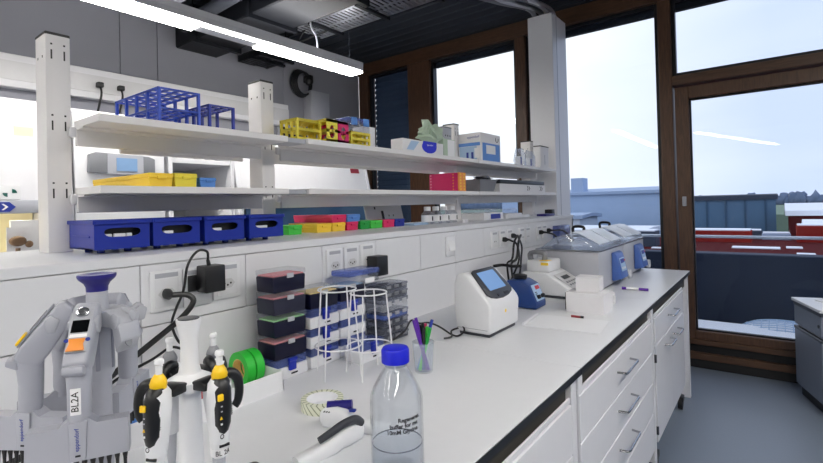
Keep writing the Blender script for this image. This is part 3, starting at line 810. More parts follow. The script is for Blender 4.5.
# local x runs along its front towards the camera, local y runs to its back
mat('pedestal_grey', (120, 128, 142), .4, var=.03); mat('pedestal_dark', (62, 68, 80), .4, var=.05)
ob('carcass', G().box(.0, .42, .012, .58, .07, .645, .003, 1), 'light_grey', t)
ob('plinth', G().box(.01, .41, .02, .57, 0, .07), 'black', t)
for z0, z1 in ((.495, .625), (.075, .462)):
    d = ob('drawer', G().box(.0, .42, -.008, .0115, z0, z1, .004, 1), 'pedestal_grey', t)
    ob('grip_strip', G().box(0, .42, -.012, .0115, z1, z1+.018, .003, 1), 'pedestal_dark', d)
ob('lock', G().cyl((.39, -.014, .56), (.39, -.006, .56), .01, seg=14), 'black', t)
tp = ob('top', G().box(-.012, .432, -.02, .6, .652, .672, .003, 1), 'white_laminate', t)
ob('edge_band', G().box(-.01, .43, -.018, .598, .645, .652), 'pedestal_dark', t)
one('notepad', 'pale notepad lying on the grey pedestal at the right edge', 'notepad', G().box(0, .26, 0, .19, 0, .008, .002, 1), 'paper', (.20, 4.23, .672), R(-60))
# rear half of the double shelves (carries deep racks)
def rear_shelf(lab, y0, y1, zt):
    t = E('shelf', lab, 'shelf', (-1.87, (y0+y1)/2, zt))
    ob('board', G().box(-1.96, -1.77, y0, y1, zt-.022, zt, .0015, 1), 'shelf_white', t, w=True)
    ob('support_beam', G().box(-1.788, -1.776, y0, y1, zt-.075, zt-.0225, .002, 1), 'shelf_white', t, w=True)
for z, nm in ((SU, 'upper'), (SL, 'lower')):
    rear_shelf('rear '+nm+' shelf board left of the second post', .69 if z > 1.6 else .65, 1.165, z)
    rear_shelf('rear '+nm+' shelf board between the second and third posts', 1.262, 2.64, z)
    rear_shelf('rear '+nm+' shelf board near the square column', 2.76, 3.9, z)

def rack(name, label, cat, loc, sx, sy, h, nx, ny, m, levels=(0., .45, 1.), bar=.0035, posts=None, rz=0., group=None, ends=False, t_=.004):
    """open tube rack: grids of round-cornered cells on levels; local x = sx, y = sy, centred"""
    t = E(name, label, cat, loc, rz, group)
    X, Y = sx/2, sy/2
    for lv in levels:
        z = lv*(h-t_); g = G()
        nxx, nyy = (nx, ny) if lv > 0 or h < .05 else (max(2, nx//2), max(1, ny//2))
        for k in range(nxx+1):
            x = -X+k*(sx-bar)/nxx; g.box(x, x+bar, -Y, Y, z, z+t_)
        for k in range(nyy+1):
            y = -Y+k*(sy-bar)/nyy; g.box(-X, X, y, y+bar, z+.0002, z+t_+.0002)
        ob('grid', g, m, t)
    if ends:
        for x in (-X, X-.004):
            # end wall with a six-sided opening
            hx = [(sy*.5+sy*.26*math.cos(a), h*.45+h*.30*math.sin(a)) for a in [PI/2*0+2*PI*j/12 for j in range(12)]]
            ob('end_wall', G().holed(sy, h, .004, hx, M=Tr(x, -Y, 0) @ Matrix(((0, 1, 0, 0), (1, 0, 0, 0), (0, 0, 1, 0), (0, 0, 0, 1)))), m, t)
    else:
        for k in range(posts or 4):
            n = (posts or 4)-1
            for s in (-1, 1):
                x = -X+k*(sx-.009)/n
                ob('post', G().box(x, x+.011, s*Y-(.009 if s > 0 else 0), s*Y+(.009 if s < 0 else 0), 0, h-.001, .001, 1), m, t)
    return t
rack('tube_rack', 'large open blue tube rack with deep grids on the upper shelf', 'rack', (-1.715, .785, SU), .33, .14, .122, 7, 4, 'rack_blue', bar=.007, t_=.006, posts=5)
rack('tube_rack', 'small low blue tube rack right of the large blue rack', 'rack', (-1.66, .935, SU), .22, .10, .092, 6, 3, 'navy_blue', (0., 1.), bar=.006, t_=.006, posts=3)
def yellow_rack(lab, x, y, sx, sy, h, m, nx, ny, lv=(0., .5, 1.), ends=True, rz=0.):
    return rack('tube_rack', lab, 'rack', (x, y, SU), sx, sy, h, nx, ny, m, lv, ends=ends, bar=.006, t_=.012, rz=rz)
yr = yellow_rack('long yellow tube rack right of the second post on the upper shelf', -1.575, 1.308, .11, .13, .088, 'rack_yellow', 4, 8, ends=False)
yellow_rack('narrow yellow rack seen end-on beside the magenta rack', -1.545, 1.408, .11, .062, .098, 'rack_yellow', 6, 2, ends=True, rz=PI)
yellow_rack('magenta tube rack between the two yellow racks on the upper shelf', -1.545, 1.475, .11, .062, .095, 'magenta', 6, 2, ends=True, rz=PI)
yellow_rack('yellow tube rack under the clear box with blue clips', -1.56, 1.61, .09, .13, .066, 'rack_yellow', 3, 4, ends=False)
t = E('clear_box', 'clear plastic box with blue clips standing on the yellow rack', 'box', (-1.575, 1.615, SU+.0675))
ob('box_body', G().box(-.05, .05, -.07, .07, 0, .05, .004), 'clear_plastic', t)
ob('lid', G().box(-.052, .052, -.072, .072, .05, .066, .004), 'clear_blue', t)
for y in (-.04, .04): ob('clip', G().box(.050, .058, y-.018, y+.018, .03, .066, .003), 'light_blue', t)
one('storage_box', 'tall white box behind the clear box at the end of the yellow racks', 'box', G().box(-.04, .04, -.04, .04, 0, .115, .003), 'card_white', (-1.62, 1.745, SU))

# upper shelf, right half
t = E('glove_box', 'flat white carton with a blue oval on its front, upper shelf', 'box', (-1.56, 2.085, SU))
ob('carton', G().box(-.02, .06, -.18, .195, 0, .068, .003), 'card_white', t)
g = G().prism([(.07*math.cos(a)+.055, .036*math.sin(a)+.04) for a in [PI+PI*j/10 for j in range(11)]]+[(.125, .069), (-.0, .069)], 0, .0602, .0612)
ob('oval_print', g, 'cap_blue', t)
ob('grey_print', G().prism([(-.15, .012), (-.09, .012), (-.04, .06), (-.11, .06)], 0, .0602, .061), 'pale_blue', t)
text('eppendorf', .014, 'label_white', t, Tr(.0615, .06, .05) @ FX)
def crumple(name, label, cat, loc, sx, sy, sz, m, seed, lat=None, amp=.35):
    rnd = random.Random(seed)
    g = G(); bmesh.ops.create_icosphere(g.bm, subdivisions=3, radius=1.)
    ph = [rnd.uniform(0, 6) for _ in range(6)]
    for v in g.bm.verts:
        c = v.co
        k = 1+amp*(math.sin(c.x*5+ph[0])*math.sin(c.y*4+ph[1])+.6*math.sin(c.z*9+ph[2]+c.y*6)+.4*rnd.uniform(-1, 1))
        v.co = Vector((c.x*sx*k, c.y*sy*k, max(0, (c.z+.9)*sz*.55*(1+.35*math.sin(c.y*6+ph[3])))))
    return one(name, label, cat, g, m, loc)
crumple('plastic_bag', 'crumpled pale green bag lying on the flat white carton', 'bag', (-1.54, 2.20, SU+.0685), .04, .10, .10, 'sage', 3)
t = E('storage_box', 'pale green carton standing right of the flat white carton', 'box', (-1.56, 2.36, SU))
ob('carton', G().box(-.05, .05, -.062, .062, 0, .105, .003), 'sage', t); ob('label_panel', G().box(.0502, .051, -.02, .055, .005, .1), 'label_white', t)
t = E('storage_box', 'tall narrow white box with a dark lid above the green carton', 'box', (-1.645, 2.50, SU))
ob('carton', G().box(-.035, .035, -.045, .045, 0, .198, .003), 'light_grey', t); ob('lid', G().box(-.036, .036, -.046, .046, .198, .206, .002), 'mid_grey', t)
for y in (-.025, 0, .025): ob('dot', G().box(.0352, .036, y-.004, y+.004, .145, .155), 'ink', t)
t = E('carton', 'blue and white cardboard carton at the middle of the upper shelf', 'box', (-1.585, 2.86, SU))
ob('carton_body', G().box(-.085, .085, -.14, .14, 0, .186, .003), 'card_white', t)
ob('blue_print', G().box(.0852, .0862, -.118, .125, .004, .12).box(-.08, .08, -.1412, -.1402, .1, .122), 'light_blue', t)
ob('label', G().box(.0864, .087, -.07, .06, .05, .108), 'label_white', t)
ob('picture_print', G().box(-.075, .055, -.1412, -.1402, .012, .098), 'pale_blue', t)
for x in (-.015, .022): ob('bottle_print', G().box(x-.008, x+.008, -.1418, -.1412, .015, .06), 'ink_blue', t)
ob('white_print', G().box(.037, .07, -.1418, -.1412, .02, .085), 'label_white', t)
text('eppendorf', .022, 'ink_blue', t, Tr(.03, -.1412, .158) @ FY)
g = G().tube([(.0865, .085+.02*math.cos(a), .155+.018*math.sin(a)) for a in [PI*.85+PI*1.3*j/12 for j in range(13)]], .002, 5)
ob('ring_print', g, 'ink', t)
def pouch(lab, y, x=-1.54, h=.12, seed=1):
    rnd = random.Random(seed)
    t = E('pouch', lab, 'bag', (x, y, SU))
    g = G().loft([(0, 0, 0, .028, .08), (.0, 0, h*.3, .034, .085), (.004, .0, h*.65, .028, .082), (-.004, .01, h*.85, .014, .078), (0, 0, h, .004, .07)], 18)
    for v in g.bm.verts: v.co += Vector((rnd.uniform(-.005, .005), rnd.uniform(-.006, .006), rnd.uniform(-.006, .006)))
    ob('bag_body', g, 'clear_lid', t)
    ob('contents', G().box(-.02, .024, -.045, -.005, .004, h*.55, .004), 'device_white', t)
    ob('label', G().box(.0245, .026, -.042, -.022, .01, h*.5), 'ink_blue', t)
pouch('left crumpled clear pouch on the upper shelf right of the carton', 3.40, h=.135, seed=4)
pouch('right crumpled clear pouch beside the tall narrow carton', 3.585, h=.13, seed=9)
t = E('storage_box', 'slim tall white carton with a dark lid near the square column', 'box', (-1.53, 3.80, SU))
ob('carton', G().box(-.03, .03, -.085, .085, 0, .175, .003), 'card_white', t); ob('lid', G().box(-.032, .032, -.087, .087, .175, .183, .002), 'dark_grey', t)
ob('slot', G().box(.0302, .031, -.006, .006, .03, .11), 'light_grey', t)

# lower shelf
def lid_box(name, lab, loc, sx, sy, h, m, cat='box', group=None, lidk=.35):
    t = E(name, lab, cat, loc, 0, group)
    hb = h*(1-lidk)
    ob('tray_body', G().prism([(-sy/2+.003, 0), (sy/2-.003, 0), (sy/2-.001, hb), (-sy/2+.001, hb)], 0, -sx/2+.002, sx/2-.002, .0015, 1), m, t)
    ob('lid', G().box(-sx/2, sx/2, -sy/2, sy/2, hb, h, .002, 1), m, t)
    ob('front_tab', G().box(sx/2, sx/2+.006, -sy*.18, sy*.18, hb-.004, hb+.006, .0015, 1), m, t)
    return t
lid_box('freezer_rack', 'deep yellow lidded tube box at the left end of the lower shelf', (-1.72, .697, SL), .44, .074, .042, 'yellow')
lid_box('freezer_rack', 'lemon yellow lidded tube box next to the small blue one', (-1.57, .775, SL), .14, .075, .044, 'rack_yellow')
lid_box('freezer_rack', 'small light blue tube box on the lower shelf beside the yellow boxes', (-1.56, .850, SL), .12, .058, .032, 'light_blue')
t = E('freezer_rack', 'magenta box with dotted sides and an orange end on the lower shelf', 'box', (-1.60, 2.47, SL))
ob('box_body', G().box(-.11, .098, -.04, .04, 0, .112, .002, 1), 'magenta', t)
ob('end_band', G().box(.0985, .106, -.041, .041, 0, .113, .001, 1), 'orange', t)
mat('magenta_pale', (240, 160, 190), .5)
for k in range(6):
    for x in (-.098, .066): ob('dot', G().cyl((x, -.0395, .012+k*.018), (x, -.0412, .012+k*.018), .0045, seg=8), 'magenta_pale' if x < 0 else 'orange', t)
    for y in (-.02, .02): ob('dot', G().cyl((.1055, y, .012+k*.018), (.1072, y, .012+k*.018), .006, seg=8), 'yellow', t)
t = E('tray', 'grey plastic tray with crumpled foil, right of the magenta box', 'tray', (-1.57, 2.815, SL))
g = G()
prof = [(-.16, -.075, 0), (.16, -.075, 0), (.16, .075, 0), (-.16, .075, 0)]
def quadring(k, z): return [Vector((y*k if False else y*k, x*k, z)) for x, y in ((-.115, -.07), (.115, -.07), (.115, .07), (-.115, .07))]
g.rings([quadring(.8, .0), quadring(1., .075), quadring(1.06, .075), quadring(1.06, .08), quadring(.97, .08), quadring(.78, .004)], True)
ob('tray_body', g, 'mid_grey', t)
crumple('foil', 'crumpled foil lying over the grey tray on the lower shelf', 'foil', (-1.565, 2.86, SL+.0805), .05, .08, .022, 'steel', 12)
t = E('carton', 'white carton with black print and dark lid on the lower shelf near the square column', 'box', (-1.58, 3.39, SL))
ob('carton_body', G().box(-.02, .08, -.42, .40, 0, .058, .002, 1), 'card_white', t)
ob('lid_stack', G().box(-.018, .078, -.40, .39, .058, .088, .003), 'dark_grey', t)
for y in (.05, .08, .3, .33): ob('print', G().prism([(y-.016, .012), (y+.004, .03), (y-.016, .048), (y-.008, .048), (y+.014, .03), (y-.008, .012)], 0, .0802, .081), 'ink', t)

# ledge: four blue bins
BNZ = LZ+.012
def bin_(lab, y):
    sx, sy, h = .185, .143, .081
    t = E('storage_bin', lab, 'bin', (-1.455, y, BNZ), 0, 'blue bins on the ledge')
    for xx in (-.15, -.06):
        for yy in (-.035, .035): ob('foot', G().cyl((xx, yy, LZ-BNZ), (xx, yy, .0), .010, seg=10), 'navy_blue', t)
    # local: front at x=0 facing +x, body to -x
    X = -sx
    hole = []
    n = 20
    for j in range(n):
        a = 2*PI*j/n
        hole.append((sy*.5+sy*.33*math.copysign(abs(math.cos(a))**.5, math.cos(a)), h*.60+h*.16*math.copysign(abs(math.sin(a))**.8, math.sin(a))*(1.15 if math.sin(a) < 0 else .8)))
    M_ = Tr(0, -sy/2, 0) @ Matrix(((0, -1, 0, 0), (1, 0, 0, 0), (0, 0, 1, 0), (0, 0, 0, 1)))
    g = G().holed(sy, h*.88, .004, hole, M=M_)
    ob('front_wall', g, 'navy_blue', t)
    g = G().box(X, -.004, -sy/2, -sy/2+.004, 0, h*.88).box(X, -.004, sy/2-.004, sy/2, 0, h*.88).box(X, X+.004, -sy/2, sy/2, 0, h*.88).box(X, -.004, -sy/2, sy/2, 0, .004)
    for yy in (-sy/2-.003, sy/2-.001): g.box(X+.03, -.03, yy, yy+.004, h*.42, h*.47)
    ob('bin_body', g, 'navy_blue', t)
    g = G()
    for b in ((X-.006, .006, -sy/2-.0045, -sy/2+.004), (X-.006, .006, sy/2-.004, sy/2+.0045), (-.004, .008, -sy/2, sy/2), (X-.008, X+.004, -sy/2, sy/2)):
        g.box(b[0], b[1], b[2], b[3], h*.86, h, .0015, 1)
    ob('rim', g, 'navy_blue', t)
    ob('shade_block', G().box(X+.01, -.026, -sy/2+.007, sy/2-.007, .005, .068), 'black', t)  # black block put in as the shade inside the bin
    return t
bn = bin_('leftmost blue storage bin on the ledge beside the tall post', .568)
for y, lab in ((.721, 'second blue storage bin from the left on the ledge'), (.880, 'third blue storage bin from the left on the ledge'), (1.043, 'rightmost blue storage bin on the ledge, next to the green rack')):
    dup(bn, (-1.455, y, BNZ), 0, lab)
for i, (y, w_) in enumerate(((.535, .02), (.565, .03), (.59, .014), (.70, .03), (.86, .03), (1.03, .05))):
    one('tube_strip', 'white tube strips lying inside the blue bins', 'tube', G().box(-.005, .005, -w_/2, w_/2, 0, .038, .002), 'label_white', (-1.472, y, BNZ+.0045), 0, 'tube strips in the bins')

# ledge: coloured tube boxes
FXX = -1.62
def row(lab, y0, y1, m, z=LZ, depth=.12, h=.0405, lk=.35):
    return lid_box('freezer_rack', lab, (FXX-depth/2, (y0+y1)/2, z), depth, y1-y0, h, m, lidk=lk)
row('small bright green tube box right of the blue bins', 1.270, 1.343, 'green_light', depth=.10)
row('left yellow tube box on the ledge under the pink box', 1.425, 1.514, 'yellow', depth=.20)
row('right yellow tube box on the ledge under the pink box', 1.518, 1.604, 'yellow', depth=.20)
row('left pink tube box stacked on the yellow boxes', 1.518, 1.610, 'pink', LZ+.0409, .28, .036, .5)
row('light blue tube box on top behind the dark green boxes', 1.614, 1.705, 'light_blue', LZ+.0409, .14, .036, .5)
row('pink tube box under the light blue box, hidden behind the dark green one', 1.612, 1.69, 'pink', LZ, .14)
row('dark green tube box in front of the light blue one', 1.705, 1.775, 'green', depth=.16)
row('mid green tube box right of the dark green one', 1.780, 1.872, 'green_light', depth=.17)
row('pink tube box at the right end of the coloured row', 1.878, 1.970, 'pink', depth=.10)
row('dark blue tube box ending the coloured row on the ledge', 1.976, 2.058, 'navy_blue', depth=.10)
t = E('tablet_stand', 'white slotted stand leaning behind the coloured tube boxes', 'stand', (-1.82, 2.14, LZ))
M_ = Ry(R(-14))
ob('back_plate', G().box(-.006, .006, -.165, .165, 0, .145, .003, 1, M=M_), 'device_white', t)
ob('slot', G().box(.0062, .0075, -.035, -.015, .02, .085, M=M_), 'black', t)
for y in (.03, .07): ob('slot', G().box(.0062, .0075, y-.004, y+.004, .05, .06, M=M_), 'dark_grey', t)
ob('slot', G().box(.0062, .0075, -.09, -.08, .095, .11, M=M_), 'dark_grey', t)
ob('foot', G().box(-.08, .02, -.13, .13, 0, .008, .002, 1), 'device_white', t)
one('foil_sheet', 'pale crumpled sheet on the ledge left of the small bottles', 'sheet', G().box(-.04, .04, -.07, .07, 0, .012, .004), 'pale_blue', (-1.62, 2.16, LZ))
# row of small reagent bottles
b0 = E('reagent_bottle', 'leftmost small clear bottle with white label on the ledge', 'bottle', (-1.60, 2.245, LZ), 0, 'small bottles on the ledge')
ob('glass_body', G().lathe([(.033, 0), (.036, .004), (.036, .058), (.022, .074), (.017, .078)], seg=16), 'clear_lid', b0)
ob('label', G().lathe([(.0366, .015), (.0366, .053)], seg=16, cap=False), 'label_white', b0)
ob('cap', G().lathe([(.020, .078), (.020, .100), (.018, .102)], seg=16), 'white_plastic', b0)
ob('print', G().box(.0366, .0375, -.006, .004, .02, .046), 'ink', b0)
for k, lab in enumerate(('second small labelled bottle from the left on the ledge', 'third small labelled bottle from the left on the ledge', 'rightmost small labelled bottle on the ledge')):
    dup(b0, (-1.60, 2.332+k*.087, LZ), R(8*k-10), lab)
lid_box('slide_box', 'small pale box with a pink corner right of the bottles', (-1.5, 2.47, LZ), .05, .06, .02, 'card_white')
# instruments further along the ledge
t = E('heat_block', 'low white instrument with a dark front on the ledge right of the third post', 'instrument', (-1.6, 2.88, LZ))
ob('housing', G().box(-.1, .1, -.14, .14, 0, .05, .006), 'device_white', t); ob('cover', G().box(-.08, .06, -.12, .12, .05, .075, .006), 'clear_lid', t); ob('front_panel', G().box(.1002, .102, -.05, .09, .008, .04), 'ink_blue', t)
t = E('heat_block', 'second low white instrument with a clear cover near the last post', 'instrument', (-1.6, 3.2, LZ))
ob('housing', G().box(-.1, .1, -.13, .13, 0, .035, .006), 'device_white', t); ob('cover', G().box(-.09, .07, -.11, .11, .035, .068, .006), 'clear_lid', t)
t = E('marker_tray', 'flat dark blue tray on the ledge before the column', 'tray', (-1.45, 3.66, LZ))
ob('tray_body', G().box(-.04, .04, -.09, .09, 0, .018, .004), 'purple_blue', t)
one('ink_pad', 'small black block beside the flat dark blue tray', 'block', G().box(-.03, .03, -.035, .035, 0, .05, .004), 'black', (-1.47, 3.80, LZ))
one('white_bar', 'narrow white bar lying on the ledge between the instruments and the tray', 'bar', G().box(-.03, .03, -.07, .07, 0, .02, .003), 'label_white', (-1.55, 3.44, LZ))

# ------------------------------------------------------------------ sockets on the spine
def socket(lab, y, z, w_=.076, h=.095, detail=True, group=None):
    t = E('wall_socket', lab, 'socket', (WX, y, z), 0, group)
    ob('plate', G().box(0, .009, -w_/2, w_/2, -h/2, h/2, .003), 'white_plastic', t)
    ob('inner_frame', G().box(.009, .0105, -w_/2+.011, w_/2-.011, -h/2+.010, h/2-.022, .001, 1), 'device_white', t)
    ob('label_strip', G().box(.009, .0103, -w_/2+.012, w_/2-.012, h/2-.019, h/2-.007), 'light_grey', t)
    if detail:
        hx = [(.024*math.cos(a), .016*math.sin(a)-.008) for a in [2*PI*j/6 for j in range(6)]]
        ob('receptacle', G().prism(hx, 0, .0105, .0115), 'off_white', t)
        for y_, z_ in ((-.010, -.008), (.010, -.008), (0, -.013)):
            ob('pin_hole', G().cyl((.0112, y_, z_), (.0121, y_, z_), .003, seg=10), 'black', t)
    else:
        for y_ in (-.010, .008): ob('pin_hole', G().box(.0106, .0112, y_-.003, y_+.003, -.014, -.006), 'mid_grey', t)
    return t
s0 = socket('single white socket holding the black plug, left of the power adapter', .613, 1.178, .085, .108)
socket('white socket covered by the black power adapter', .70, 1.176, .083, .108)
socket('white socket with free pin holes right of the power adapter', .79, 1.180, .088, .105)
socket('left socket of the triple group above the tip boxes', 1.228, 1.182, .078, .105)
socket('middle socket of the triple group above the tip boxes', 1.317, 1.184, .078, .105)
socket('right socket of the triple group, partly behind the black block', 1.408, 1.186, .078, .105)
t = E('light_switch', 'white rocker switch alone on the panel above the touchscreen device', 'switch', (WX, 2.025, 1.178))
ob('plate', G().box(0, .009, -.042, .042, -.05, .05, .004), 'white_plastic', t)
ob('rocker', G().prism([(.009, -.024), (.018, -.024), (.011, .026), (.009, .026)], 1, -.026, .03, .0015, 1), 'label_white', t)
fars = ['first socket of the far group, left of the grey plug', 'second socket of the far group with the black plug', 'third socket of the far group beside the grey plug',
        'fourth socket of the far group right of the grey plug', 'fifth socket of the far group before the water bath', 'sixth socket of the far group with a black plug', 'last socket beside the grey box near the bench end']
for k, (y, lab) in enumerate(zip((2.50, 2.60, 2.70, 2.88, 2.97, 3.16, 3.26), fars)): socket(lab, y, 1.175, .075, .10, False)
t = E('wall_box', 'clear blue grey box mounted on the panel at the far end', 'box', (WX, 3.55, 1.16))
ob('housing', G().box(0, .05, -.12, .12, -.05, .05, .005), 'clear_blue', t); ob('cover', G().box(.05, .056, -.1, .1, -.04, .04, .003), 'clear_lid', t)
def plug(lab, y, z, pts, m='black', r=.0055, cat='plug'):
    t = E('power_plug', lab, cat, (WX+.0105, y, z))
    ob('plug_body', G().loft([(0, 0, 0, .014, .010), (0, 0, .018, .015, .011), (0, 0, .030, .008, .007), (0, 0, .042, .006, .005)], 12, M=Ry(PI/2)), m, t)
    ob('cord', G().tube([(.036, 0, 0)]+[(p[0]-WX-.0105, p[1]-y, p[2]-z) for p in pts], r, 8, smooth=7), m, t)
    return t
plug('black plug with thick cord running down left behind the pipette stand', .609, 1.170, [(-1.255, .645, 1.165), (-1.245, .655, 1.145), (-1.25, .62, 1.105), (-1.26, .53, 1.045), (-1.265, .46, 1.0), (-1.26, .40, .96), (-1.25, .34, .91), (-1.22, .2, .887), (-1.2, -.1, .887)], r=.0075)
t = E('power_adapter', 'black square power adapter plugged into the panel with a looping cord', 'adapter', (WX+.012, .717, 1.200))
ob('adapter_body', G().box(.008, .058, -.028, .032, -.038, .036, .004), 'black', t)
ob('plug_base', G().box(-.0, .008, -.05, -.005, -.035, .01, .003), 'black', t)
ob('strain_relief', G().cyl((.035, -.005, .036), (.035, -.008, .052), .006, .0045, 10), 'black', t)
q = lambda x, y, z: (x-(WX+.012), y-.717, z-1.200)
ob('cord', G().tube([(.035, -.008, .05), q(-1.25, .70, 1.276), q(-1.245, .67, 1.28), q(-1.25, .645, 1.245), q(-1.255, .635, 1.18), q(-1.265, .618, 1.13), q(-1.275, .612, 1.09), q(-1.27, .625, 1.045), q(-1.26, .64, 1.03), q(-1.255, .63, 1.025), q(-1.26, .6, 1.035), q(-1.25, .55, 1.02), q(-1.24, .45, .99), q(-1.22, .36, .92), q(-1.2, .28, .887), q(-1.19, .1, .887)], .0035, 8, smooth=7), 'black', t)
one('power_block', 'black block plugged into the triple socket above the clear blue box', 'adapter', G().box(.0, .055, -.034, .034, -.042, .036, .004), 'black', (WX+.0125, 1.43, 1.155))
plug('black plug in the second far socket with a drooping cord', 2.60, 1.17, [(-1.25, 2.60, 1.165), (-1.22, 2.62, 1.14), (-1.21, 2.62, 1.05), (-1.2, 2.5, .96), (-1.18, 2.4, .92)], r=.006)
plug('grey plug beside the black one with a looping grey cord', 2.72, 1.185, [(-1.26, 2.725, 1.18), (-1.24, 2.73, 1.12), (-1.25, 2.74, 1.05), (-1.24, 2.70, .98), (-1.22, 2.62, .90)], 'dark_grey', .006)
plug('black plug in the sixth far socket above the bath', 3.16, 1.18, [(-1.25, 3.16, 1.178), (-1.2, 3.18, 1.16), (-1.18, 3.19, 1.1), (-1.19, 3.19, 1.0), (-1.2, 3.2, .92)], r=.006)
plug('black plug beside the grey wall box with a cord to the bath', 3.30, 1.185, [(-1.25, 3.31, 1.185), (-1.2, 3.35, 1.18), (-1.16, 3.38, 1.12), (-1.17, 3.38, 1.0), (-1.2, 3.38, .92)], r=.006)
# ================================================================== things on the bench
AX, AY = -.842, .29
VIEW = -52.6
t = E('pipette_carousel', 'grey pipette carousel with a flared purple top knob at the left edge', 'stand', (AX, AY, BZ))
ob('base', G().lathe([(.115, 0), (.118, .006), (.112, .016), (.07, .026), (.035, .034)], seg=40), 'pip_grey_dark', t)
ob('column', G().lathe([(.022, .03), (.019, .12), (.0175, .255), (.0215, .262), (.0225, .275), (.021, .33), (.026, .345), (.024, .356), (.018, .360)], seg=32), 'pip_grey', t)
for k in range(6): ob('rib', G().box(.0205, .0235, -.003, .003, .27, .33, .001, 1, M=Rz(R(60*k-20))), 'pip_grey_dark', t)
ob('stem', G().lathe([(.0150, .355), (.0145, .395)], seg=28), 'light_grey', t)
ob('knob', G().lathe([(.0146, .389), (.0150, .396), (.018, .402), (.0245, .408), (.0265, .412), (.026, .4155), (.021, .4155), (.018, .4135), (.0, .413)], seg=36), 'purple_blue', t)
def crad(phi):
    """holder arm of the carousel at angle phi"""
    M = Rz(R(phi-90))
    g = G().prism([(.018, .338), (.018, .358), (.034, .362), (.052, .352), (.058, .342), (.05, .336)], 0, -.013, .013, .002, M=M)
    for s in (-1, 1): g.prism([(.046, .354), (.056, .362), (.066, .356), (.062, .338), (.052, .336)], 0, min(s*.012, s*.019), max(s*.012, s*.019), .002, M=M)
    return ob('holder', g, 'light_grey', t)
for phi in (75, 130, -165, -110, -35): crad(phi)
h_ = crad(18)
ob('hanging_plate', G().prism([(.058, .30), (.050, .338), (.064, .345), (.07, .32)], 0, -.017, .017, .003, M=Rz(R(18-90))), 'light_grey', h_)
ob('oval_mark', G().loft([(0, .0, 0, .006, .009), (0, .0, .001, .006, .009)], 16, M=Rz(R(18-90)) @ Tr(.004, .068, .318) @ Rx(R(-70))), 'mid_grey', h_)

def multi(lab, phi, swivel, btn, tag_text=None, screen=True):
    t = E('multichannel_pipette', lab, 'pipette', (AX, AY, BZ), R(phi-90))
    prof = [(.030, .368), (.040, .380), (.052, .375), (.0945, .320), (.102, .305), (.094, .296), (.072, .290), (.058, .307), (.038, .340)]
    ob('head', G().prism(prof, 0, -.0155, .0155, .005, 3), 'pip_grey', t)
    sl_ = math.atan2(.055, .0425)
    MS = Tr(0, .0735, .3475) @ Rx(-sl_) @ Rz(PI) @ Matrix.Diagonal((1, .86, 1, 1))     # middle of the sloped face, local y runs down the slope... z outward
    k = ob('face', G().box(-.0132, .0132, -.041, .038, .0002, .0030, .003, 2, M=MS), 'light_grey' if screen else 'pip_grey_dark', t)
    if screen:
        ob('screen', G().box(-.0105, .0105, -.008, .014, .0029, .0040, .001, 1, M=MS), 'screen_black', k)
        ob('dial', G().lathe([(.0085, .003), (.0085, .0065), (.007, .0075)], seg=20, M=MS @ Tr(0, .027, 0)), 'steel', k)
        ob('strip', G().box(-.0105, .0105, -.016, -.0105, .0029, .0036, M=MS), 'label_white', k)
        for s in (-1, 1): ob('side_key', G().lathe([(.003, .003), (.003, .0045)], seg=12, M=MS @ Tr(s*.0128, -.021, 0)), 'ink_blue', k)
    else:
        ob('window', G().box(-.006, .006, -.012, .026, .0034, .0042, .001, 1, M=MS), 'mid_grey', k)
    ob('trigger', G().prism([(-.0105, -.019), (.0105, -.019), (.0085, -.028), (.0115, -.040), (-.0115, -.040), (-.0085, -.028)], 2, .003, .0065, .002, M=MS), btn, t)
    h = ob('grip', G().loft([(0, .083, .226, .0125, .0135), (0, .083, .234, .0137, .0150), (0, .082, .265, .0137, .0150), (0, .083, .292, .0150, .0165), (0, .085, .302, .0142, .018), (0, .084, .309, .0115, .014)], 24, pw=2.5), 'pip_grey', t)
    ob('lip', G().prism([(.096, .287), (.111, .296), (.1085, .305), (.096, .303)], 0, -.013, .013, .003), 'pip_grey', h)
    if tag_text:
        ob('label', G().box(-.0062, .0062,   .0962, .0984, .236, .272, .0005, 1), 'label_white', h)
        text(tag_text, .0125, 'ink', h, Tr(0, .0987, .254) @ FYp @ Rz(R(90)))
    MM = Tr(0, .083, .022) @ Rz(R(swivel-phi))
    m_ = ob('manifold', G().hull([(-.060, -.012, .150), (.060, -.012, .150), (.060, .012, .150), (-.060, .012, .150), (-.059, -.0105, .198), (.059, -.0105, .198), (.059, .0105, .198), (-.059, .0105, .198)],
       [(3, 2, 1, 0), (4, 5, 6, 7), (0, 1, 5, 4), (1, 2, 6, 5), (2, 3, 7, 6), (3, 0, 4, 7)]).prism([(-.022, .198), (.022, .198), (.012, .206), (-.012, .206)], 1, -.0105, .0105).prism([(-.009, .152), (.009, .152), (.011, .204), (-.011, .204)], 1, .010, .0145, .0015)
       .cyl((0, 0, .196), (0, 0, .212), .0125, .0115, 20), 'pip_grey', t)
    m_.data.transform(MM)
    text('eppendorf', .0075, 'ink_blue', m_, MM @ Tr(.001, .0148, .180) @ FYp @ Rz(R(90)))
    ob('print', G().box(-.003, .003, .0146, .0150, .157, .1595), 'ink', m_).data.transform(MM)
    for i in range(12):
        x = -.0535+i*.00973
        c = ob('cone', G().lathe([(.0034, .150), (.0034, .143), (.0025, .138), (.0018, .122)], (0, 0, 0), 10), 'black', m_)
        c.data.transform(MM @ Tr(x, 0, 0))
    return t
multi('twelve-channel pipette with a black screen, orange trigger and BL2A label', -35, -28, 'orange', 'BL2A')
multi('twelve-channel pipette with a yellow trigger leaning out at the far left', -110, -58, 'yellow_deep', None, False)
multi('multichannel pipette hanging at the back left of the grey carousel', -165, 150, 'pip_grey_dark', None, False)
multi('multichannel pipette hanging behind the grey column, partly hidden', 130, 45, 'pip_grey_dark', None, False)

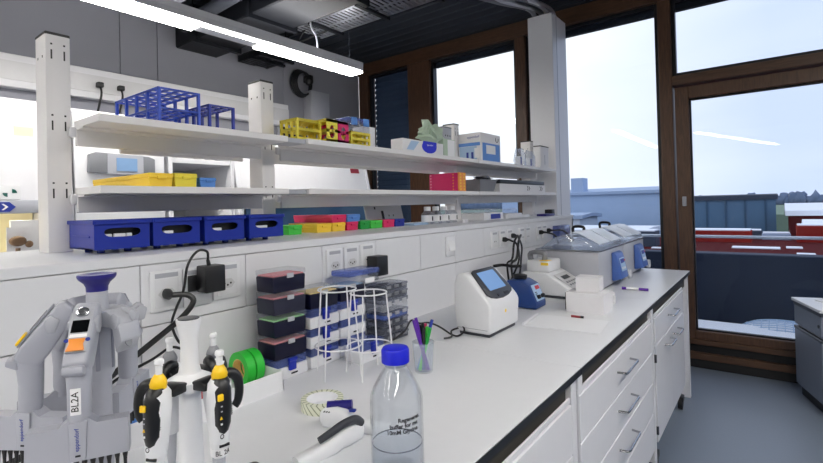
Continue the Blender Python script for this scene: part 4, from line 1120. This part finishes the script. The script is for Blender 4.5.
# ---- carousel of single pipettes
BX, BY = -.617, .318
t = E('pipette_carousel', 'slim white pipette carousel with a flared top, right of the grey one', 'stand', (BX, BY, BZ))
ob('base', G().lathe([(.10, 0), (.102, .006), (.096, .014), (.04, .024), (.02, .032)], seg=40), 'white_plastic', t)
ob('column', G().lathe([(.0185, .03), (.0165, .14), (.0135, .262), (.0135, .275), (.027, .279), (.028, .290), (.014, .298), (.0115, .31), (.0105, .33), (.0115, .346), (.0150, .363), (.0156, .368)], seg=32), 'white_plastic', t)
ob('top_insert', G().lathe([(.0132, .366), (.0132, .3695), (.004, .3705)], seg=28), 'dark_grey', t)
def arm(phi):
    M = Rz(R(phi-90))
    ob('holder', G().prism([(.02, .281), (.02, .293), (.036, .297), (.046, .292), (.046, .283)], 0, -.013, .013, .003, M=M), 'black', t)
PH = [(-64, 0), (8, 0), (120, 0), (178, 0)]
for p in PH: arm(p[0])
def single(lab, phi, face, front, hook, lean=0.):
    a = R(phi); r_ = .058
    t = E('single_pipette', lab, 'pipette', (BX+r_*math.cos(a), BY+r_*math.sin(a), BZ), R(face-90))
    # local: +y = front face, x to the viewer's left when facing the viewer
    LM = Tr(0, 0, .29) @ Matrix.Rotation(R(lean), 4, 'Y') @ Tr(0, 0, -.09) @ Matrix.Diagonal((.82, .82, .885, 1)) @ Tr(0, 0, -.2)
    def o_(n, g, m, p=t): return ob(n, g, m, p)
    o_('body', G().loft([(0, 0, .202, .0085, .0085), (0, 0, .207, .0125, .0125), (0, 0, .226, .0138, .0138), (0, 0, .2265, .0148, .0150), (0, .0, .250, .0165, .0185), (0, .0, .285, .0180, .0205), (0, .0, .305, .0165, .0195), (0, 0, .312, .0125, .0135)], 48, M=LM), 'white_plastic')
    f = o_('front_panel', G().loft([(0, .0105, .238, .003, .006), (0, .0095, .242, .0085, .0105), (0, .0085, .252, .0128, .0128), (0, .0075, .275, .0142, .0152), (0, .0065, .298, .0140, .0158), (0, .0045, .309, .0125, .0148), (0, .002, .314, .0105, .0115)], 48, M=LM), 'black')
    o_('collar', G().lathe([(.0115, .311), (.0115, .316), (.0122, .318), (.0102, .324), (.0062, .330), (.0052, .331)], (0, 0, 0), 20, M=LM), 'yellow_deep' if front else 'mid_grey')
    o_('push_button', G().lathe([(.0048, .331), (.0048, .343), (.0066, .345), (.0066, .349), (.0054, .351)], (0, 0, 0), 20, M=LM), 'white_plastic')
    if front:
        o_('side_key', G().box(.0035, .0120, .0205, .0245, .287, .296, .001, 1, M=LM), 'yellow_deep', f)
        for z in (.279, .272): o_('mark', G().box(.0045, .007, .0216, .0226, z-.0008, z+.0008, M=LM), 'light_grey', f)
        o_('mark', G().prism([(.004, .261), (.008, .261), (.006, .265)], 1, .0205, .0222, M=LM), 'yellow_deep', f)
        o_('mark', G().box(.004, .0065, .018, .0215, .253, .2555, M=LM), 'label_white', f)
        text('eppendorf', .0045, 'ink', t, LM @ Tr(-.0125, .0148, .270) @ Rz(R(35)) @ FYp @ Rz(R(90)))
        k = o_('round_print', G().tube([(.003+.0025*math.cos(q), .0165, .2355+.003*math.sin(q)) for q in [2*PI*j/12 for j in range(12)]], .0006, 4, True, M=LM), 'ink')
        o_('dark_band', G().loft([(0, 0, .2195, .01405, .01405), (0, 0, .2235, .01425, .01425)], 24, M=LM), 'white_plastic')
        o_('band_print', G().box(-.009, .006, .0125, .0150, .2198, .2232, M=LM), 'black')
        o_('label', G().loft([(0, 0, .2055, .0128, .0128), (0, 0, .217, .0139, .0139)], 24, M=LM), 'label_white')
        text('BL 2A', .0095, 'ink', t, LM @ Tr(0, .0141, .2112) @ FYp, bend=.0141)
    hk = o_('finger_hook', G().tube([(hook*.006, -.010, .308), (hook*.020, -.010, .313), (hook*.031, -.008, .305), (hook*.034, -.006, .288), (hook*.032, -.006, .272), (hook*.027, -.007, .264)], [.0085, .0088, .0085, .008, .0075, .006], 12, M=LM, smooth=3), 'black')
    o_('tip_cone', G().lathe([(.0085, .203), (.0075, .170), (.0055, .150), (.004, .10)], (0, 0, 0), 16, M=LM), 'light_grey')
    return t
single('single pipette with BL 2A label on the left front of the white carousel', -64, -58, True, 1, -3)
single('single pipette with a yellow button on the right front of the white carousel', 8, -8, True, -1, -1)
single('grey-capped pipette at the back right of the white carousel', 120, 70, False, 1, 0)
single('grey-capped pipette at the back left of the white carousel', 178, 215, False, -1, 0)

# pipettor lying behind the carousel foot
t = E('pipette_filler', 'white dispenser with black grip lying right behind the white carousel', 'pipette', (-.70, .47, BZ), R(-18))
ob('grip', G().box(-.085, -.03, -.02, .03, 0, .05, .012, 3), 'black', t)
ob('barrel', G().cyl((-.03, .0, .022), (.075, -.012, .016), .014, .011, 18), 'white_plastic', t)
ob('barrel', G().cyl((-.03, -.03, .018), (.05, -.05, .013), .012, .009, 18), 'white_plastic', t)
ob('ring', G().cyl((.015, -.005, .0196), (.019, -.0055, .0194), .0138, .0136, 18), 'dark_grey', t)

# ---- white tray with tape rolls
t = E('tray', 'long white open tray on the bench below the sockets', 'tray', (-1.2, .628, BZ))
g = G()
sx, sy, h = .185, .42, .055
g.box(-sx/2, sx/2, -sy/2, sy/2, 0, .004)
for b in ((-sx/2, -sx/2+.004, -sy/2, sy/2), (sx/2-.004, sx/2, -sy/2, sy/2), (-sx/2, sx/2, -sy/2, -sy/2+.004), (-sx/2, sx/2, sy/2-.004, sy/2)): g.box(b[0], b[1], b[2], b[3], .004, h, .001, 1)
ob('tray_body', g, 'white_plastic', t)
for k, (y, lab) in enumerate(((.785, 'green tape roll standing in the white tray, nearer the pipettes'), (.8145, 'green tape roll standing in the white tray, nearer the tip boxes'))):
    tr_ = E('tape_roll', lab, 'tape', (-1.225, y, BZ+.0045))
    MR = Tr(0, 0, .0492) @ Rx(PI/2)
    ob('tape', G().lathe([(.030, -.0125), (.049, -.0125), (.049, .0125), (.030, .0125)], (0, 0, 0), 40, M=MR, closed=True), 'tape_green', tr_)
    ob('core', G().lathe([(.0275, -.0122), (.030, -.0122), (.030, .0122), (.0275, .0122)], (0, 0, 0), 30, M=MR, closed=True), 'cream', tr_)
t = E('reagent_box', 'small light blue box lying in the white tray', 'box', (-1.17, .50, BZ+.0045)); ob('box_body', G().box(-.03, .03, -.04, .04, 0, .045, .003), 'light_blue', t); ob('label', G().box(.0302, .0308, -.02, .02, .01, .035), 'label_white', t)
t = E('reagent_box', 'small red box lying in the white tray beside the tape', 'box', (-1.17, .61, BZ+.0045)); ob('box_body', G().box(-.03, .03, -.035, .035, 0, .05, .003), 'red', t); ob('label', G().box(.0302, .0308, -.02, .02, .01, .035), 'label_white', t)

# ---- stacks of boxes
def tip_box(lab, x, y, z, body, insert, sx=.085, sy=.122, h=.0655, body_h=.0475):
    t = E('tip_box', lab, 'box', (x, y, z), 0, 'stacked pipette tip boxes')
    ob('box_body', G().prism([(-sy/2+.003, .0), (sy/2-.003, .0), (sy/2, body_h), (-sy/2, body_h)], 0, -sx/2, sx/2, .004, 2), body, t)
    ob('insert', G().box(-sx/2+.005, sx/2-.005, -sy/2+.005, sy/2-.005, body_h-.001, body_h+.004), insert, t)
    ob('lid', G().box(-sx/2-.001, sx/2+.001, -sy/2-.001, sy/2+.001, body_h+.0005, h, .004, 2), 'clear_plastic', t)
    ob('latch', G().box(sx/2, sx/2+.005, -.012, .012, body_h-.006, body_h+.008, .002), 'light_grey', t)
    return t
def drawer_box(lab, x, y, z, sx=.085, sy=.125, h=.062, top='clear_blue', clip=True):
    t = E('pipette_tip_case', lab, 'box', (x, y, z), 0, 'white tip boxes with blue clips')
    ob('box_body', G().box(-sx/2, sx/2, -sy/2, sy/2, 0, h*.58, .004), 'white_plastic', t)
    ob('lid', G().box(-sx/2+.002, sx/2-.002, -sy/2+.002, sy/2-.002, h*.58, h-.0005, .005), top, t)
    if clip: ob('clip', G().box(sx/2-.002, sx/2+.009, -.013, .013, h*.38, h*.98, .004).cyl((sx/2+.006, -.014, h*.9), (sx/2+.006, .014, h*.9), .006, seg=10), 'clip_blue', t)
    ob('print', G().box(sx/2, sx/2+.0008, -.002, .022, h*.16, h*.24), 'ink', t)
    return t
sxn, syn = -1.2125, .9165
drawer_box('white tip box with blue clip at the bottom of the left stack', sxn, syn, BZ)
zz = BZ+.0622
for lab, body, ins in (('dark tip box with pink insert just above the white box, left stack', 'tip_navy', 'salmon'), ('dark tip box with a mint green insert in the left stack', 'tip_navy', 'mint'),
                       ('greyish tip box with a pink insert, second from the top of the left stack', 'tip_grey', 'salmon'), ('dark navy tip box with pink insert on top of the left stack', 'tip_navy', 'salmon')):
    tip_box(lab, sxn, syn, zz, body, ins); zz += .0658
y2 = 1.055; zz = BZ
for lab in ('lowest white blue-clipped box of the second stack from the left', 'middle white blue-clipped box of the second stack', 'upper white blue-clipped box below the yellow-topped tip box'):
    drawer_box(lab, sxn, y2, zz); zz += .0622
tip_box('dark navy tip box with a yellow insert on the second stack', sxn, y2, zz, 'tip_navy', 'cream')
y3 = 1.19; zz = BZ
for i, lab in enumerate(('lowest white box of the third stack behind the wire stands', 'middle white box of the third stack behind the wire stands')):
    drawer_box(lab, sxn-.005, y3, zz, clip=False); zz += .0622
drawer_box('white box with blue clip near the top of the third stack', sxn-.005, y3, zz); zz += .0622
tip_box('dark navy tip box on the third stack beside the blue-lidded box', sxn-.005, y3, zz, 'tip_navy', 'pale_blue', h=.0495)
zz += .0498
t = E('clear_box', 'clear box with a translucent blue lid on top of the third stack', 'box', (sxn-.005, 1.25, zz))
ob('box_body', G().box(-.043, .043, -.078, .078, 0, .028, .004), 'clear_plastic', t); ob('lid', G().box(-.045, .045, -.08, .08, .0282, .048, .004), 'clear_blue', t); ob('lid_label', G().box(.0452, .046, .0, .05, -.002, .016), 'label_white', t)
y4 = 1.40; zz = BZ
for i, (lab, m_, h) in enumerate((('bottom grey rack of the transparent grey stack', 'clear_grey', .028), ('second grey rack from the bottom of the grey stack', 'clear_grey', .028), ('third grey rack from the bottom of the grey stack', 'clear_grey', .028),
                   ('bluish clear lid box in the middle of the grey stack', 'clear_blue', .03), ('clear empty rack above the bluish lid in the grey stack', 'clear_plastic', .045), ('grey rack near the top of the grey stack', 'clear_grey', .028), ('topmost grey rack of the transparent grey stack', 'clear_grey', .028))):
    t = E('plate_rack', lab, 'rack', (-1.20, y4, zz), 0, 'transparent grey racks')
    ob('box_body', G().box(-.045, .045, -.072, .072, 0, h*.62, .003), m_, t)
    ob('lid', G().box(-.047, .047, -.074, .074, h*.62, h-.0006, .003), 'clear_grey' if 'clear' in m_ else m_, t)
    ob('insert', G().box(-.04, .04, -.066, .066, .003, h*.5), 'dark_grey' if m_ == 'clear_grey' else 'pale_blue', t) if m_ != 'clear_plastic' else None
    for yy in (-.045, .0, .045): ob('clip', G().box(.0472, .052, yy-.012, yy+.012, h*.45, h*.85, .001, 1), 'mid_grey' if m_ == 'clear_grey' else 'light_grey', t)
    zz += h
t = drawer_box('low white box with a blue top and clip in front of the third stack', -1.105, 1.17, BZ, .075, .12, .065)

# ---- wire stands
def wire_stand(lab, x, y, h, r, rot, rm=.071, rb=.078):
    t = E('wire_stand', lab, 'stand', (x, y, BZ), R(rot), None)
    ob('top_ring', G().ring((0, 0, h), r, .0024), 'white_steel', t)
    ob('middle_ring', G().ring((0, 0, h*.34), rm, .0022), 'white_steel', t)
    for k in range(4):
        a = PI/2*k
        ob('leg', G().tube([(r*math.cos(a), r*math.sin(a), h), (rb*math.cos(a), rb*math.sin(a), .0)], .0024, 6), 'white_steel', t)
    return t
wire_stand('white wire ring stand, left and farther one of the pair', -1.075, 1.02, .258, .058, 15)
wire_stand('white wire ring stand, right and nearer one of the pair', -.995, 1.075, .246, .056, 25)

# ---- bottle
t = E('bottle', 'large clear glass laboratory bottle with a blue screw cap and handwritten label', 'bottle', (-.585, .703, BZ))
ZS = Matrix.Diagonal((1, 1, 1.062, 1))
outer = [(.030, .0015), (.045, .0), (.0495, .004), (.0505, .012), (.0505, .134), (.0487, .144), (.0425, .157), (.033, .173), (.0235, .187), (.0195, .193), (.0190, .205)]
inner = [(.0165, .205), (.0170, .194), (.021, .186), (.031, .171), (.0405, .1555), (.0464, .143), (.0480, .134), (.0480, .012), (.046, .006), (.03, .006), (.0001, .007)]
ob('glass_body', G().lathe([(.0001, .003)]+outer+inner, seg=48, cap=False, M=ZS), 'bottle_glass', t)
ob('water', G().lathe([(.0001, .0066), (.0298, .0056), (.0462, .0058), (.0484, .012), (.0484, .057), (.0001, .0565)], seg=48, cap=False, M=ZS), 'water', t)
ob('meniscus', G().ring((0, 0, .0605), .0474, .0011, 40), 'clear_grey', t)
ob('pour_ring', G().lathe([(.0192, .1925), (.0225, .193), (.0225, .197), (.0192, .1975)], seg=36, closed=True, M=ZS), 'clear_lid', t)
g = G()
n = 72
rs = []
for z, r_, k in ((.1985, .0245, 0), (.199, .0262, 1), (.2205, .0262, 1), (.2245, .0242, 0), (.2252, .0215, 0)):
    rs.append([Vector(((r_+(.0006 if (k and j % 2) else 0))*math.cos(2*PI*j/n), (r_+(.0006 if (k and j % 2) else 0))*math.sin(2*PI*j/n), z)) for j in range(n)])
g.rings(rs, M=ZS); ob('cap', g, 'cap_blue', t)
cd = math.atan2(-.703, .585)     # towards the camera
for s, z, a0 in (('Regenerat.', .114, .36), ('buffer for mc', .1035, .16), ('10mM Glycine', .0935, .10)):
    a = cd+a0+.12
    text(s, .0105, 'ink', t, Rz(a-PI/2) @ Tr(0, .0510, z*1.06) @ FYp @ Rz(R(3)), bend=.0510, depth=.0002, bold=.00035)

# ---- tape roll and pipettors on the bench
t = E('tape_roll', 'cream striped indicator tape roll lying flat behind the bottle', 'tape', (-.93, .822, BZ))
ob('tape', G().lathe([(.040, .0), (.0535, .0), (.0535, .025), (.040, .025)], seg=44, closed=True), 'tape_striped', t)
ob('core', G().lathe([(.0375, .0005), (.040, .0005), (.040, .0245), (.0375, .0245)], seg=44, closed=True), 'paper', t)
def hand_disp(lab, x, y, rz, knob):
    t = E('hand_dispenser', lab, 'pipette', (x, y, BZ), rz)
    M = Tr(0, 0, .024)
    g = G(); g.loft([(0, 0, -.040, .012, .010), (0, .0, -.030, .021, .020), (0, .0, 0.0, .024, .022), (.002, 0, .02, .021, .021), (.012, 0, .04, .018, .0185), (.016, 0, .09, .016, .0165), (.016, 0, .125, .013, .014)], 22, M=M @ Ry(PI/2), pw=2.6)
    ob('body', g, 'white_plastic', t)
    if knob:
        ob('plunger', G().cyl((-.028, .008, .043), (.028, .022, .047), .0125, .0115, 18), 'purple_blue', t)
        ob('key', G().box(.03, .045, -.004, .008, .040, .0455, .002), 'ink_blue', t)
        for k in range(3): ob('mark', G().box(-.026+k*.006, -.023+k*.006, -.02, -.012, .0415, .0425), 'ink', t)
    else:
        ob('grip', G().tube([(-.030, .010, .040), (-.012, .014, .054), (.02, .014, .054), (.05, .012, .046), (.075, .008, .038)], [.010, .015, .015, .012, .007], 14, smooth=4), 'dark_grey', t)
    return t
hand_disp('white hand dispenser with a purple-blue plunger lying by the tape roll', -.815, .765, R(22), True)
hand_disp('white hand dispenser with a dark grip lying in front of the purple one', -.742, .722, R(-98), False)

# ---- pen cup
t = E('pen_cup', 'clear plastic cup full of pens standing behind the blue-capped bottle', 'cup', (-.868, 1.178, BZ))
ob('cup_wall', G().lathe([(.0001, .0), (.026, .0), (.0275, .003), (.0335, .090), (.0345, .0905), (.0327, .0908), (.026, .005), (.0001, .004)], seg=32, cap=False), 'cup_clear', t)
pens = [('dark purple pen leaning left in the cup', 'purple', -.024, -.020, .155, 'ink_blue'), ('violet pen leaning left in the cup', 'purple', -.018, -.012, .16, 'ink'), ('black pen standing in the cup', 'black', -.008, .004, .135, 'black'),
        ('pink capped pen in the cup', 'pink', .0, .012, .14, 'black'), ('green pen in the cup', 'green', .012, -.002, .13, 'green_light'), ('blue pen leaning right in the cup', 'light_blue', .026, .010, .148, 'ink_blue'),
        ('white pen with red end in the cup', 'label_white', .008, .018, .135, 'pink'), ('dark blue pen at the front of the cup', 'ink_blue', .002, -.014, .13, 'ink'), ('light green pen at the right of the cup', 'green_light', .020, -.010, .128, 'green'), ('pale blue marker in the cup', 'pale_blue', .016, .016, .12, 'light_blue')]
rr = Vector((.795, .607, 0)); ff = Vector((-.607, .795, 0))
for i, (lab, m_, dx, dy, ln, tip) in enumerate(pens):
    t = E('pen', lab, 'pen', (-.868, 1.178, BZ+.006))
    a = rr*(-dx*.6)+ff*(dy*.3); b = rr*(dx*1.15)+ff*dy
    d = Vector((b.x-a.x, b.y-a.y, ln)); k = .62
    ob('barrel', G().cyl(a, a+d*k, .0055, seg=10), m_, t)
    ob('pen_cap', G().cyl(a+d*k, a+d, .006, .005, seg=10), tip if i > 1 else m_, t)
one('glasses_cord', 'tangled black cable lying between the pen cup and the touchscreen device', 'cable',
    G().tube([(-1.15, 1.36, .888), (-1.12, 1.34, .90), (-1.09, 1.37, .93), (-1.10, 1.42, .955), (-1.06, 1.42, .95), (-1.05, 1.46, .945), (-1.01, 1.47, .935), (-.98, 1.50, .905), (-1.0, 1.54, .89), (-.97, 1.54, .888), (-.965, 1.58, .90), (-.99, 1.60, .92)], .0036, 6, smooth=6)
     .tube([(-1.0, 1.49, .886), (-.985, 1.52, .888), (-1.005, 1.55, .90), (-.985, 1.57, .91)], .0036, 6, smooth=6), 'black', (0, 0, 0))

# ---- touchscreen device
t = E('cell_counter', 'white rounded tabletop device with a sloped blue touchscreen in a dark frame', 'device', (-.932, 1.715, BZ-.0), R(0))
# profile in local xz (x to the aisle), extruded in y
W = .125
prof = [(-.075, .012), (-.085, .10), (-.082, .20), (-.070, .232), (-.045, .240), (-.02, .232), (.070, .135), (.080, .115), (.072, .012)]
ob('housing', G().prism([(p[0], p[1]) for p in prof], 1, -W, W, .016, 4), 'device_white', t)
ob('foot', G().box(-.068, .064, -W+.012, W-.012, 0, .014, .003), 'dark_grey', t)
sl_ = math.atan2(.097, .090)
MS = Tr(.027, 0, .1855) @ Ry(sl_)      # local x runs down the slope, z outward
f = ob('dark_frame', G().prism([(-.078, -.075), (-.072, -.088), (-.06, -.093), (.038, -.104), (.052, -.085), (.062, -.05), (.066, 0), (.062, .05), (.052, .085), (.038, .104), (-.06, .093), (-.072, .088), (-.078, .075)], 2, -.004, .0045, .002, M=MS), 'dark_grey', t)
ob('screen', G().box(-.062, .026, -.068, .068, .0045, .0062, .001, 1, M=MS), 'screen_blue', f)
ob('button', G().cyl((.052, -.035, .0045), (.052, -.035, .007), .006, seg=14, M=MS), 'black', f)
ob('port', G().box(.045, .058, .015, .05, .0045, .0065, .001, 1, M=MS), 'black', f)
ob('badge', G().cyl((.0765, .0, .085), (.0782, .0, .085), .007, seg=14), 'yellow', t)
ob('seam', G().box(-.07, .062, -W-.0004, -W+.001, .028, .0295), 'mid_grey', t)

# ---- blue vortex mixer and what stands around it
t = E('vortex_mixer', 'dark blue laboratory mixer with a sloped white control panel and black knobs', 'mixer', (-.970, 2.185, BZ))
prof = [(-.08, .004), (-.08, .132), (-.01, .135), (.035, .113), (.070, .03), (.07, .004)]
ob('housing', G().prism(prof, 1, -.06, .06, .006, 2), 'device_blue', t)
sl_ = math.atan2(.083, .035)
MS = Tr(.0535, 0, .0715) @ Ry(sl_)
p_ = ob('control_panel', G().box(-.044, .036, -.042, .046, -.001, .002, .003, 1, M=MS), 'pale_blue', t)
ob('display', G().box(-.036, -.018, -.01, .035, .002, .003, M=MS), 'red', p_)
for k in range(3): ob('mark', G().box(-.008+k*.008, -.004+k*.008, -.03, -.012, .002, .0028, M=MS), 'ink', p_)
for y in (-.018, .028): ob('knob', G().lathe([(.010, .002), (.0095, .014), (.007, .017)], seg=16, M=MS @ Tr(.018, y, 0)), 'black', p_)
ob('cup_head', G().lathe([(.03, .133), (.034, .143), (.034, .153), (.022, .157)], (-.035, 0, 0), 24), 'black', t)
t = E('cable_tangle', 'black cable tangle standing up behind the blue mixer', 'cable', (-1.12, 2.2, BZ))
g = G()
for dx, dy in ((0, 0), (.02, .01), (.01, .03)):
    g.tube([(-.06+dx, .25+dy, .0), (-.05+dx, .20+dy, .07), (-.02+dx, .12+dy, .17), (.01+dx, .07+dy, .20), (.03+dx, .08+dy, .22), (.02+dx, .13+dy, .30), (.0+dx*.5, .22+dy, .33)], .0055, 6, smooth=6)
g.tube([(-.04, .0, .185), (.0, .03, .19), (.05, .04, .185), (.09, .06, .187)], .008, 6, smooth=5)
ob('cords', g, 'black', t)
crumple('tissue', 'crumpled pale wipes between the blue mixer and the panel', 'tissue', (-1.22, 2.22, BZ), .06, .09, .12, 'off_white', 21)

# ---- white shaker / thermal mixer
t = E('thermal_mixer', 'white thermal mixer with a sloped keypad and grey carry handle', 'mixer', (-.96, 2.55, BZ))
prof = [(-.15, .014), (-.15, .13), (-.02, .13), (.005, .118), (.125, .045), (.13, .014)]
ob('housing', G().prism(prof, 1, -.115, .135, .008, 3), 'white_plastic', t)
ob('foot', G().box(-.14, .122, -.108, .128, 0, .016, .003), 'dark_grey', t)
b_ = ob('block_cover', G().box(-.135, -.005, -.09, .09, .128, .192, .012, 3), 'white_plastic', t)
ob('handle', G().tube([(-.125, -.05, .185), (-.125, -.05, .228), (-.05, -.05, .228), (-.05, -.05, .185)], .012, 8, smooth=4).tube([(-.125, -.03, .185), (-.125, -.03, .228), (-.05, -.03, .228), (-.05, -.03, .185)], .012, 8, smooth=4), 'mid_grey', b_)
ob('yellow_label', G().box(-.05, -.008, -.092, -.0895, .168, .183, .001, 1).box(-.06, -.01, -.088, -.04, .1915, .1932), 'yellow', b_)
sl_ = math.atan2(.073, .12)
MS = Tr(.065, .01, .0855) @ Ry(sl_)
k_ = ob('keypad', G().box(-.06, .058, -.09, .09, .0, .003, .004, 1, M=MS), 'off_white', t)
ob('display', G().box(-.035, -.008, -.05, .045, .003, .0045, .001, 1, M=MS), 'dark_grey', k_)
for i in range(2):
    for j in range(5): ob('key', G().box(.008+i*.022, .02+i*.022, -.07+j*.032, -.052+j*.032, .003, .0055, .001, 1, M=MS), 'mid_grey', k_)

mat('lid_white', (222, 230, 242), .3, var=.05)
# ---- water baths
def bath(lab, y0, y1):
    t = E('water_bath', lab, 'water bath', (-.93, (y0+y1)/2, BZ))
    L_ = (y1-y0)/2
    ob('housing', G().box(-.205, .155, -L_, L_, .012, .222, .008, 2), 'light_grey', t)
    ob('rim', G().box(-.21, .16, -L_-.003, L_+.003, .222, .233, .003, 1), 'steel', t)
    for sx in (-.14, .13):
        for sy in (-L_+.04, L_-.04): ob('foot', G().cyl((sx, sy, 0), (sx, sy, .014), .014, seg=12), 'black_rubber', t)
    # gabled clear lid with a black grip
    a, b = .150, L_-.02
    pr = [(-.19, .234), (-.10, .300), (-.04, .318), (.03, .312), (a, .258), (a, .234)]
    ld = ob('lid', G().prism(pr, 1, -b, b, .006, 2), 'clear_lid', t)
    for s0, s1 in ((-.92, -.06), (.04, .92)):
        g = G().prism([(.150, .262), (.150, .268), (.04, .328), (.0, .332), (.0, .326), (.036, .322)], 1, s0*b, s1*b, .002, 1)
        ob('lid_panel', g, 'lid_white', ld)
    ob('grip', G().tube([(-.07, b*.0, .306), (-.07, b*.0, .348), (-.01, b*.0, .348), (-.01, b*.0, .318)], .009, 8, smooth=4), 'black', ld)
    # control head on the aisle side
    c = ob('control_head', G().prism([(.155, .03), (.215, .045), (.185, .185), (.17, .20), (.155, .20)], 1, -L_+.25, -L_+.41, .008, 2), 'panel_blue', t)
    MS = Tr(.2, -L_+.33, .115) @ Ry(PI/2-math.atan2(.03, .14))
    ob('control_panel', G().box(-.05, .03, -.05, .05, .0015, .004, .002, 1, M=MS), 'pale_blue', c)
    ob('display', G().box(-.042, -.018, -.04, .035, .004, .0052, M=MS), 'ink_blue', c)
    ob('red_light', G().cyl((-.03, .045, .004), (-.03, .045, .007), .006, seg=10, M=MS), 'red', c)
    for k in range(3): ob('key', G().cyl((.012, -.035+k*.03, .004), (.012, -.035+k*.03, .006), .008, seg=10, M=MS), 'label_white', c)
    ob('drain_tap', G().cyl((.155, -L_+.46, .05), (.20, -L_+.46, .05), .022, seg=16).cyl((.2, -L_+.46, .05), (.215, -L_+.46, .05), .03, .028, 16), 'off_white', t)
    return t
bath('nearer grey water bath with clear gabled lids and a blue control head', 2.70, 3.245)
bath('farther grey water bath at the bench end by the window', 3.265, 3.825)

# ---- cartons, paper, pens on the middle of the bench
t = E('carton', 'larger plain white cardboard carton at the bench middle, lower of two', 'box', (-.695, 2.255, BZ))
ob('carton_body', G().box(-.085, .085, -.075, .075, 0, .088, .0015, 1), 'card_white', t); ob('lid_flap', G().box(-.087, .0875, -.0765, .0765, .0881, .0900, .0005, 1), 'card_white', t)
ob('edge_gap', G().box(-.086, -.0835, -.0762, -.0752, .01, .09), 'dark_grey', t)
t = E('carton', 'smaller flat white carton lying on the larger white carton', 'box', (-.695, 2.275, BZ+.0903), R(4))
ob('carton_body', G().box(-.055, .05, -.045, .045, 0, .064, .0015, 1), 'card_white', t); ob('lid_flap', G().box(-.056, .051, -.046, .046, .0641, .0655, .0005, 1), 'card_white', t)
for k, y in enumerate((2.43, 2.475)):
    t = E('reagent_vial', 'small pale vial right of the white cartons, %s one' % ('nearer' if k == 0 else 'farther'), 'vial', (-.655, y, BZ))
    ob('glass_body', G().lathe([(.02, 0), (.02, .035), (.015, .04)], seg=16), 'off_white', t); ob('cap', G().lathe([(.017, .04), (.017, .054)], seg=16), 'label_white', t)
t = E('paper_stack', 'sheets of white paper lying before the white cartons', 'paper', (-.70, 1.955, BZ), R(6))
for k in range(3): ob('sheet', G().box(-.145+.004*k, .145+.003*k, -.105, .105+.003*k, .0004+.0012*k, .0012+.0012*k), 'paper', t)
for k in range(1): ob('curled_edge', G().tube([(-.15, -.10, .006), (-.15, .10, .006)], .006, 8), 'paper', t)
t = E('pen', 'short dark red pen lying on the white paper', 'pen', (-.69, 2.066, BZ+.0042), R(0))
ob('barrel', G().cyl((-.026, 0, .005), (.014, .002, .005), .0048, seg=10), 'red_dark', t); ob('pen_cap', G().cyl((.014, .002, .005), (.026, .0026, .005), .0052, seg=10), 'black', t)
t = E('pen', 'purple marker with white barrel lying near the far bench edge', 'pen', (-.635, 2.885, BZ), R(3))
ob('barrel', G().cyl((-.045, 0, .0075), (.02, 0, .0075), .007, seg=12), 'label_white', t); ob('pen_cap', G().cyl((.02, 0, .0075), (.068, 0, .0075), .0075, seg=12), 'purple', t); ob('end_plug', G().cyl((-.068, 0, .0075), (-.045, 0, .0075), .0075, seg=12), 'purple', t)
